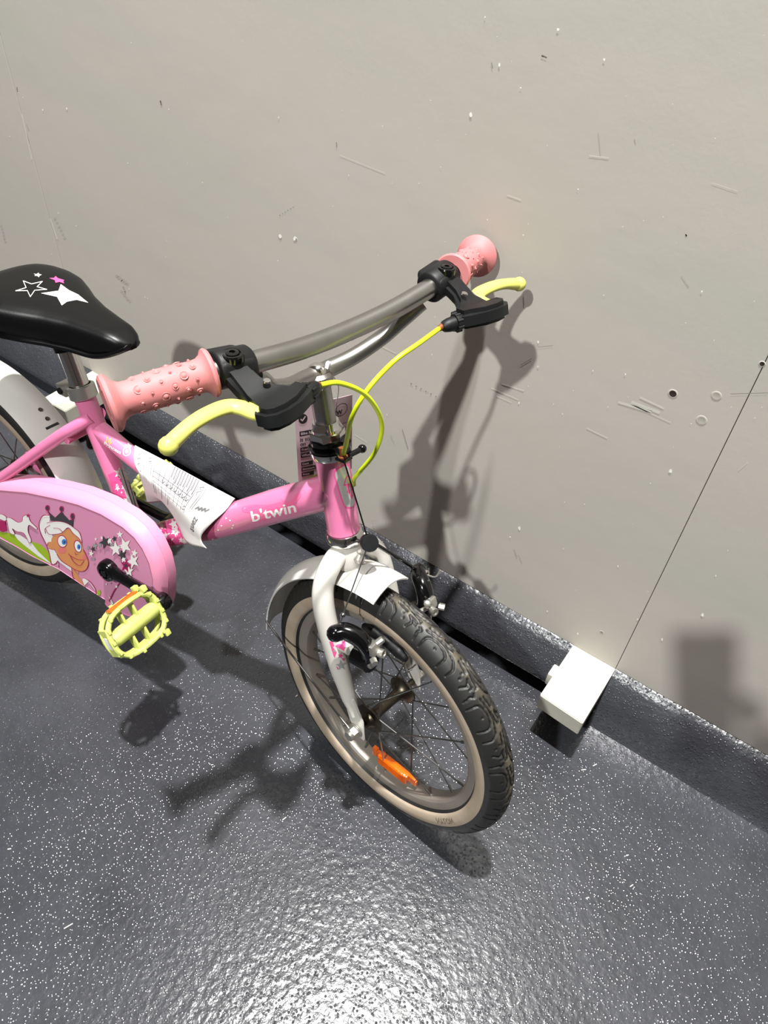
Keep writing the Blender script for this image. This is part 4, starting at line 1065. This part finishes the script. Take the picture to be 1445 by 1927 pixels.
# ================================================================ PAPER SHEET ON THE TOP TUBE
def grid_surface(rows, nu=9, nv=6):
    """rows of control points -> dense grid by catmull in both directions"""
    R1 = [catmull(r, nu) for r in rows]; cols = list(zip(*R1)); C2 = [catmull(c, nv) for c in cols]
    return C2      # C2[i][j]
def toW(q): return BMX @ q+BO
pr = [
    [Q((258, 850), .026)+Vector((0, 0, -.045)), Q((310, 885), .026)+Vector((0, 0, -.045)), Q((370, 925), .026)+Vector((0, 0, -.045)), Q((432, 955), .028)+Vector((0, 0, -.045))],
    [Q((256, 843), .017)+Vector((0, 0, -.010)), Q((312, 874), .017)+Vector((0, 0, -.010)), Q((376, 910), .019)+Vector((0, 0, -.010)), Q((438, 944), .021)+Vector((0, 0, -.010))],
    [Q((254, 838), .004), Q((312, 868), .004), Q((378, 904), .004), Q((442, 938), .004)],
    [Q((252, 852), -.010), Q((306, 884), -.011), Q((368, 924), -.012), Q((425, 960), -.014)],
    [Q((253, 872), -.0185), Q((300, 906), -.020), Q((352, 947), -.021), Q((398, 985), -.026)],
    [Q((262, 893), -.0215), Q((301, 926), -.024), Q((345, 966), -.027), Q((380, 1006), -.030)],
    [Q((272, 925), -.012), Q((305, 944), -.015), Q((343, 992), -.024), Q((380, 1020), -.030)],
    [Q((277, 946), -.004), Q((324, 949), -.006), Q((348, 1016), -.0235), Q((389, 1032), -.032)],
]
G = grid_surface(pr, 10, 6)
bm = BM(); vv = [[bm.verts.new(toW(q)) for q in col] for col in G]
for a, b in zip(vv, vv[1:]):
    for k in range(len(a)-1): bm.faces.new((a[k], a[k+1], b[k+1], b[k]))
pap = obj('paper_sheet', bm, M['paper'], angle=180)
tag(pap, 'white printed form with ticks and a grey logo, draped over the pink top tube', 'paper')
sm = pap.modifiers.new('thick', 'SOLIDIFY'); sm.thickness = .0004; sm.offset = 0
NI, NJ = len(G), len(G[0])
def pt_paper(s, t, off=.0004):
    """s 0..1 along the tube, t 0..1 across from far hem to near hem"""
    i = min(max(s*(NI-1), 0), NI-1.001); j = min(max(t*(NJ-1), 0), NJ-1.001); a, b = int(i), int(j); fi, fj = i-a, j-b
    p_ = G[a][b].lerp(G[a+1][b], fi).lerp(G[a][b+1].lerp(G[a+1][b+1], fi), fj)
    n = (G[a+1][b]-G[a][b]).cross(G[a][b+1]-G[a][b]).normalized()
    if n.dot(CAM_B-p_) < 0 and t < .8: n = -n
    return toW(p_+n*off)
def paper_print(name, layers, mats, step=.02):
    bm = polymesh(layers, step)
    for v in bm.verts: v.co = pt_paper(v.co.x, v.co.y, .0006)
    me = bpy.data.meshes.new(name); bm.to_mesh(me); bm.free()
    for m in mats: me.materials.append(m)
    o = bpy.data.objects.new(name, me); COL.objects.link(o); o.parent = pap
pl_ = []
def sline(a, b, wd):
    wd *= 1.7
    return [[(a[0]-wd, a[1]), (b[0]-wd, b[1]), (b[0]+wd, b[1]), (a[0]+wd, a[1])]] if abs(a[0]-b[0]) < abs(a[1]-b[1]) else [[(a[0], a[1]-wd), (b[0], b[1]-wd), (b[0], b[1]+wd), (a[0], a[1]+wd)]]
for s_ in (.10, .13, .22, .25, .32, .37, .42, .47, .52, .57, .62, .67): pl_ += sline((s_, .36), (s_, .70), .0011)
for s_ in (.24, .27, .36, .45): pl_ += sline((s_, .62), (s_, .80), .0012)
for t_ in (.50, .56, .62, .67): pl_ += sline((.25, t_), (.66, t_), .0014)
for s_ in (.43, .455, .48, .505, .53, .555, .58, .605, .63, .655): pl_ += sline((s_, .31), (s_, random.uniform(.44, .49)), .0022)
for s_ in (.72, .74): pl_ += sline((s_, .31), (s_, .60), .0011)
for s_ in (.74, .79, .84, .89): pl_ += sline((s_-.2, .86), (s_-.2, .96), .0012)
for k in range(7):
    s_ = .36+k*.045; pl_ += stroke_poly([(s_, .52), (s_+.012, .56), (s_+.03, .53)], .0055)
scr = [(.05, .36), (.07, .40), (.055, .42), (.08, .45), (.05, .48), (.075, .52), (.05, .55), (.08, .60), (.06, .64)]
pl_ += stroke_poly([(q.x, q.y) for q in catmull([(x, y, 0) for x, y in scr], 4)], .006)
scr2 = [(.17, .35), (.20, .37), (.175, .39), (.205, .41), (.18, .43), (.20, .45)]
pl_ += stroke_poly([(q.x, q.y) for q in catmull([(x, y, 0) for x, y in scr2], 4)], .0055)
scr3 = [(.69, .34), (.715, .36), (.69, .38), (.71, .40), (.685, .43), (.70, .46)]
pl_ += stroke_poly([(q.x, q.y) for q in catmull([(x, y, 0) for x, y in scr3], 4)], .0055)
scr4 = [(.64, .60), (.665, .62), (.64, .64), (.665, .66), (.64, .68)]
pl_ += stroke_poly([(q.x, q.y) for q in catmull([(x, y, 0) for x, y in scr4], 4)], .0055)
word = place_text('suez', (.86, .80), (0, -.098), (-.105, 0), True)
swirl = []
for k in range(3): swirl += stroke_poly([(.77+.03*k, .56-.012*k), (.785+.03*k, .53-.012*k), (.805+.03*k, .55-.012*k), (.82+.03*k, .52-.012*k)], .014)
txt2 = place_text('DIV', (.74, .63), (0, -.04), (-.04, 0))
blk = [[(.90, .86), (.95, .86), (.95, .90), (.90, .90)], [(.86, .77), (.875, .77), (.875, .785), (.86, .785)]]
paper_print('print', [(pl_, 0), (word+swirl, 1), (blk, 2)], [M['inkgrey'], mat('logo grey ink', '6f6d6f', .6), M['ink']])

# ================================================================ SWING TAG
bl_ = Q((562, 906), .0225); ex_ = BINV @ Vector((.52, .854, .0)); upv = BINV @ Vector((-.02, 0, 1))
cr4 = [bl_+upv*.111, bl_+upv*.111+ex_*.068, bl_+ex_*.068, bl_]
def tagpt(x, y, off=0.):
    a = cr4[0].lerp(cr4[1], x); b = cr4[3].lerp(cr4[2], x); q = a.lerp(b, y)
    n = (cr4[1]-cr4[0]).cross(cr4[3]-cr4[0]).normalized()
    if n.dot(CAM_B-q) < 0: n = -n
    return toW(q+n*(off+.0012*math.sin(x*PI)))
bm = BM(); fr1 = [[bm.verts.new(tagpt(i/8, j/8)) for j in range(9)] for i in range(9)]; bk1 = [[bm.verts.new(tagpt(i/8, j/8, -.0006)) for j in range(9)] for i in range(9)]
for g in (fr1, bk1):
    for i in range(8):
        for j in range(8): bm.faces.new((g[i][j], g[i+1][j], g[i+1][j+1], g[i][j+1]))
for i in range(8):
    for j in (0, 8):
        bm.faces.new((fr1[i][j], fr1[i+1][j], bk1[i+1][j], bk1[i][j])); bm.faces.new((fr1[j][i], fr1[j][i+1], bk1[j][i+1], bk1[j][i]))
card = obj('swing_tag', bm, M['tag'], angle=60)
tag(card, 'shade-tinted card tag with black printed boxes hanging behind the chrome stem', 'tag')
lay_b, lay_w = [], []
lay_b.append(ell(.13, .165, .075, .062, 0, 24))
lay_w += stroke_poly([(.095, .165), (.12, .185), (.17, .14)], .018)
def tb(s, x0, y0, x1, y1):
    lay_b.append([(x0, y0), (x1, y0), (x1, y1), (x0, y1)]); h = (y1-y0)
    lay_w.extend(place_text(s, (x0+.02, y1-h*.28), (h*1.05, 0), (0, -h*.72*1.0), True))
tb('Bike No', .06, .32, .42, .385); tb('Frame', .06, .535, .36, .595); tb('Wheels', .06, .615, .38, .675)
tb('Date', .06, .735, .27, .79); tb('Signature', .06, .81, .44, .865); tb('Price', .06, .885, .28, .94)
lay_b += place_text('is sold', (.06, .455), (.095, 0), (0, -.075), True); lay_b += place_text('on', (.06, .515), (.095, 0), (0, -.075), True)
lay_b += place_text('renew', (.42, .205), (.155, 0), (0, -.115), True); lay_b += place_text('store', (.56, .245), (.05, 0), (0, -.04), True)
lay_b += stroke_poly(ell(.80, .155, .11, .075, -.2, 20)+ell(.80, .155, .11, .075, -.2, 20)[:1], .008)
lay_b += stroke_poly([(.5, .335), (.93, .335)], .005)+stroke_poly([(.5, .395), (.93, .395)], .005)
lay_b += place_text('r', (.63, .50), (.13, 0), (0, -.11), True)
lay_b += place_text('7', (.33, .93), (.16, 0), (0, -.11))
bm = polymesh([(lay_b, 0), (lay_w, 1)], .12)
for v in bm.verts: v.co = tagpt(v.co.x, v.co.y, .0003+.0002*v.co.z)
me = bpy.data.meshes.new('print'); bm.to_mesh(me); bm.free(); me.materials.append(M['ink']); me.materials.append(M['tag'])
o = bpy.data.objects.new('print', me); COL.objects.link(o); o.parent = card
bm = BM(); th0 = [toW(dpx((617, 687), .012)), toW(dpx((626, 706), .004)), toW(dpx((637, 728), -.01)), tagpt(.72, .05, .0005)]
tube(bm, th0, .00055, 6, smooth=6); box(bm, th0[0], (.0022, 0, 0), (0, .0018, 0), (0, .001, .0032), .0006)
obj('tag_string', bm, M['pwhite'], card)

# ================================================================ PHOTOGRAPHER (behind the camera; throws the shadow at lower right)
def cam_pt(x, y, z): return CAM+CR @ Vector((x, y, z))
bm = BM()
cx_, cy_, cz_ = [CR @ Vector(v) for v in ((1, 0, 0), (0, 1, 0), (0, 0, 1))]
box(bm, cam_pt(-.022, -.055, .010), cx_*.036, cy_*.074, cz_*.0041, .0035)
phone = obj('smartphone', bm, M['gblack'], angle=60)
tag(phone, 'black smartphone held up in the right hand of the photographer', 'phone')
def skin_body(name, verts, edges, root, m, parent=None, sub=2):
    """verts: list of (x, y, z, rx, ry)"""
    me = bpy.data.meshes.new(name); me.from_pydata([v[:3] for v in verts], edges, []); o = bpy.data.objects.new(name, me); COL.objects.link(o)
    md = o.modifiers.new('skin', 'SKIN'); sv = me.skin_vertices[0].data if me.skin_vertices else None
    if sv is None:
        b = bmesh.new(); b.from_mesh(me); b.verts.layers.skin.verify(); b.to_mesh(me); b.free(); sv = me.skin_vertices[0].data
    for i, v in enumerate(verts): sv[i].radius = (v[3], v[4]); sv[i].use_root = (i == root)
    md.use_smooth_shade = True
    sb = o.modifiers.new('sub', 'SUBSURF'); sb.levels = sub; sb.render_levels = sub
    me2 = bpy.data.meshes.new_from_object(o.evaluated_get(bpy.context.evaluated_depsgraph_get()))
    o.modifiers.clear(); o.data = me2; bpy.data.meshes.remove(me)
    for q in (m if isinstance(m, list) else [m]): me2.materials.append(q)
    if parent: o.parent = parent
    return o
PX, PY = .48, -1.24
hand = cam_pt(.030, -.085, .022)
V = [(PX, PY, .90, .15, .11), (PX, PY, 1.05, .135, .10), (PX, PY+.01, 1.22, .16, .11), (PX, PY+.01, 1.34, .10, .08), (PX, PY+.02, 1.42, .052, .052), (PX-.01, PY+.05, 1.50, .072, .085), (PX-.01, PY+.06, 1.58, .078, .092), (PX-.01, PY+.05, 1.645, .05, .06)]
Ed = [(i, i+1) for i in range(7)]
def limb(st, pts):
    a = st
    for p_ in pts: V.append(p_); Ed.append((a, len(V)-1)); a = len(V)-1
    return a
limb(0, [(PX-.09, PY, .82, .085, .085), (PX-.10, PY+.01, .48, .058, .058), (PX-.10, PY-.02, .12, .042, .042), (PX-.10, PY-.02, .05, .04, .04), (PX-.11, PY+.12, .032, .035, .03)])
limb(0, [(PX+.09, PY, .82, .085, .085), (PX+.10, PY+.01, .48, .058, .058), (PX+.11, PY-.02, .12, .042, .042), (PX+.11, PY-.02, .05, .04, .04), (PX+.13, PY+.12, .032, .035, .03)])
limb(3, [(PX+.17, PY+.01, 1.32, .062, .062), (PX+.24, PY+.02, 1.06, .046, .046), (PX+.22, PY+.10, .84, .034, .034), (PX+.21, PY+.14, .77, .034, .022)])
limb(3, [(PX-.17, PY+.01, 1.32, .062, .062), (PX-.18, PY+.25, 1.13, .055, .055), (hand.x+.13, hand.y-.09, hand.z+.03, .052, .055), (hand.x+.05, hand.y-.035, hand.z-.005, .045, .05), (hand.x, hand.y, hand.z, .036, .022)])
person = skin_body('person', V, Ed, 0, [M['coatcloth'], M['trouser'], M['bodyskin']])
for p_ in person.data.polygons:
    z = p_.center.z; nearhand = (p_.center-hand).length < .055 or (p_.center-Vector((PX+.21, PY+.13, .78))).length < .07
    p_.material_index = 2 if (z > 1.40 or nearhand) else (1 if z < .9 else 0)
tag(person, 'person in dark jacket and trousers standing behind the camera, right arm raised with a phone', 'person')
for k, (dx, dy, ln_) in enumerate(((-.010, -.012, .07), (-.004, -.034, .075), (.002, -.056, .072), (.006, -.078, .06))):   # fingers wrapped behind the phone's edge
    b0 = cam_pt(.032, -.065+dy+.02, .028); b1 = cam_pt(.022, -.065+dy+.02, -.008+.008); b2 = cam_pt(-.004-.01*ln_*10, -.068+dy+.02, .0005)
    skin_body('finger', [(*b0, .009, .009), (*cam_pt(.0255, -.066+dy+.02, .012), .0085, .0085), (*cam_pt(.0225, -.066+dy+.02, .0035), .0075, .0075)], [(0, 1), (1, 2)], 0, M['bodyskin'], person, 1)
skin_body('thumb', [(*cam_pt(.030, -.08, .03), .011, .011), (*cam_pt(.016, -.06, .024), .010, .010), (*cam_pt(0, -.05, .021), .008, .008)], [(0, 1), (1, 2)], 0, M['bodyskin'], person, 1)
bm = BM(); sphere(bm, (PX-.01, PY+.035, 1.60), .105, (.88, 1.0, .95), 20)
bmesh.ops.delete(bm, geom=[v for v in bm.verts if v.co.y > PY+.085 and v.co.z < 1.64 or v.co.z < 1.53], context='VERTS')
h_ = obj('hair', bm, M['hair'], person)
fc = Vector((PX-.01, PY+.05, 1.57)); bm = BM()
tube(bm, [fc+Vector((0, .09, .015)), fc+Vector((0, .108, -.012)), fc+Vector((0, .095, -.022))], [.007, .011, .008], 10, smooth=3, roundcap=True); obj('nose', bm, M['bodyskin'], person)
for s in (-1, 1):
    bm = BM(); sphere(bm, fc+Vector((s*.03, .082, .018)), .012, n=12); obj('eye', bm, M['pwhite'], person)
    bm = BM(); sphere(bm, fc+Vector((s*.085, -.005, .0)), .022, (.35, .8, 1.3), 12); obj('ear', bm, M['bodyskin'], person)
bm = BM(); tube(bm, [fc+Vector((-.022, .088, -.045)), fc+Vector((0, .096, -.047)), fc+Vector((.022, .088, -.045))], .004, 8, smooth=3); obj('mouth', bm, M['cheek'], person)
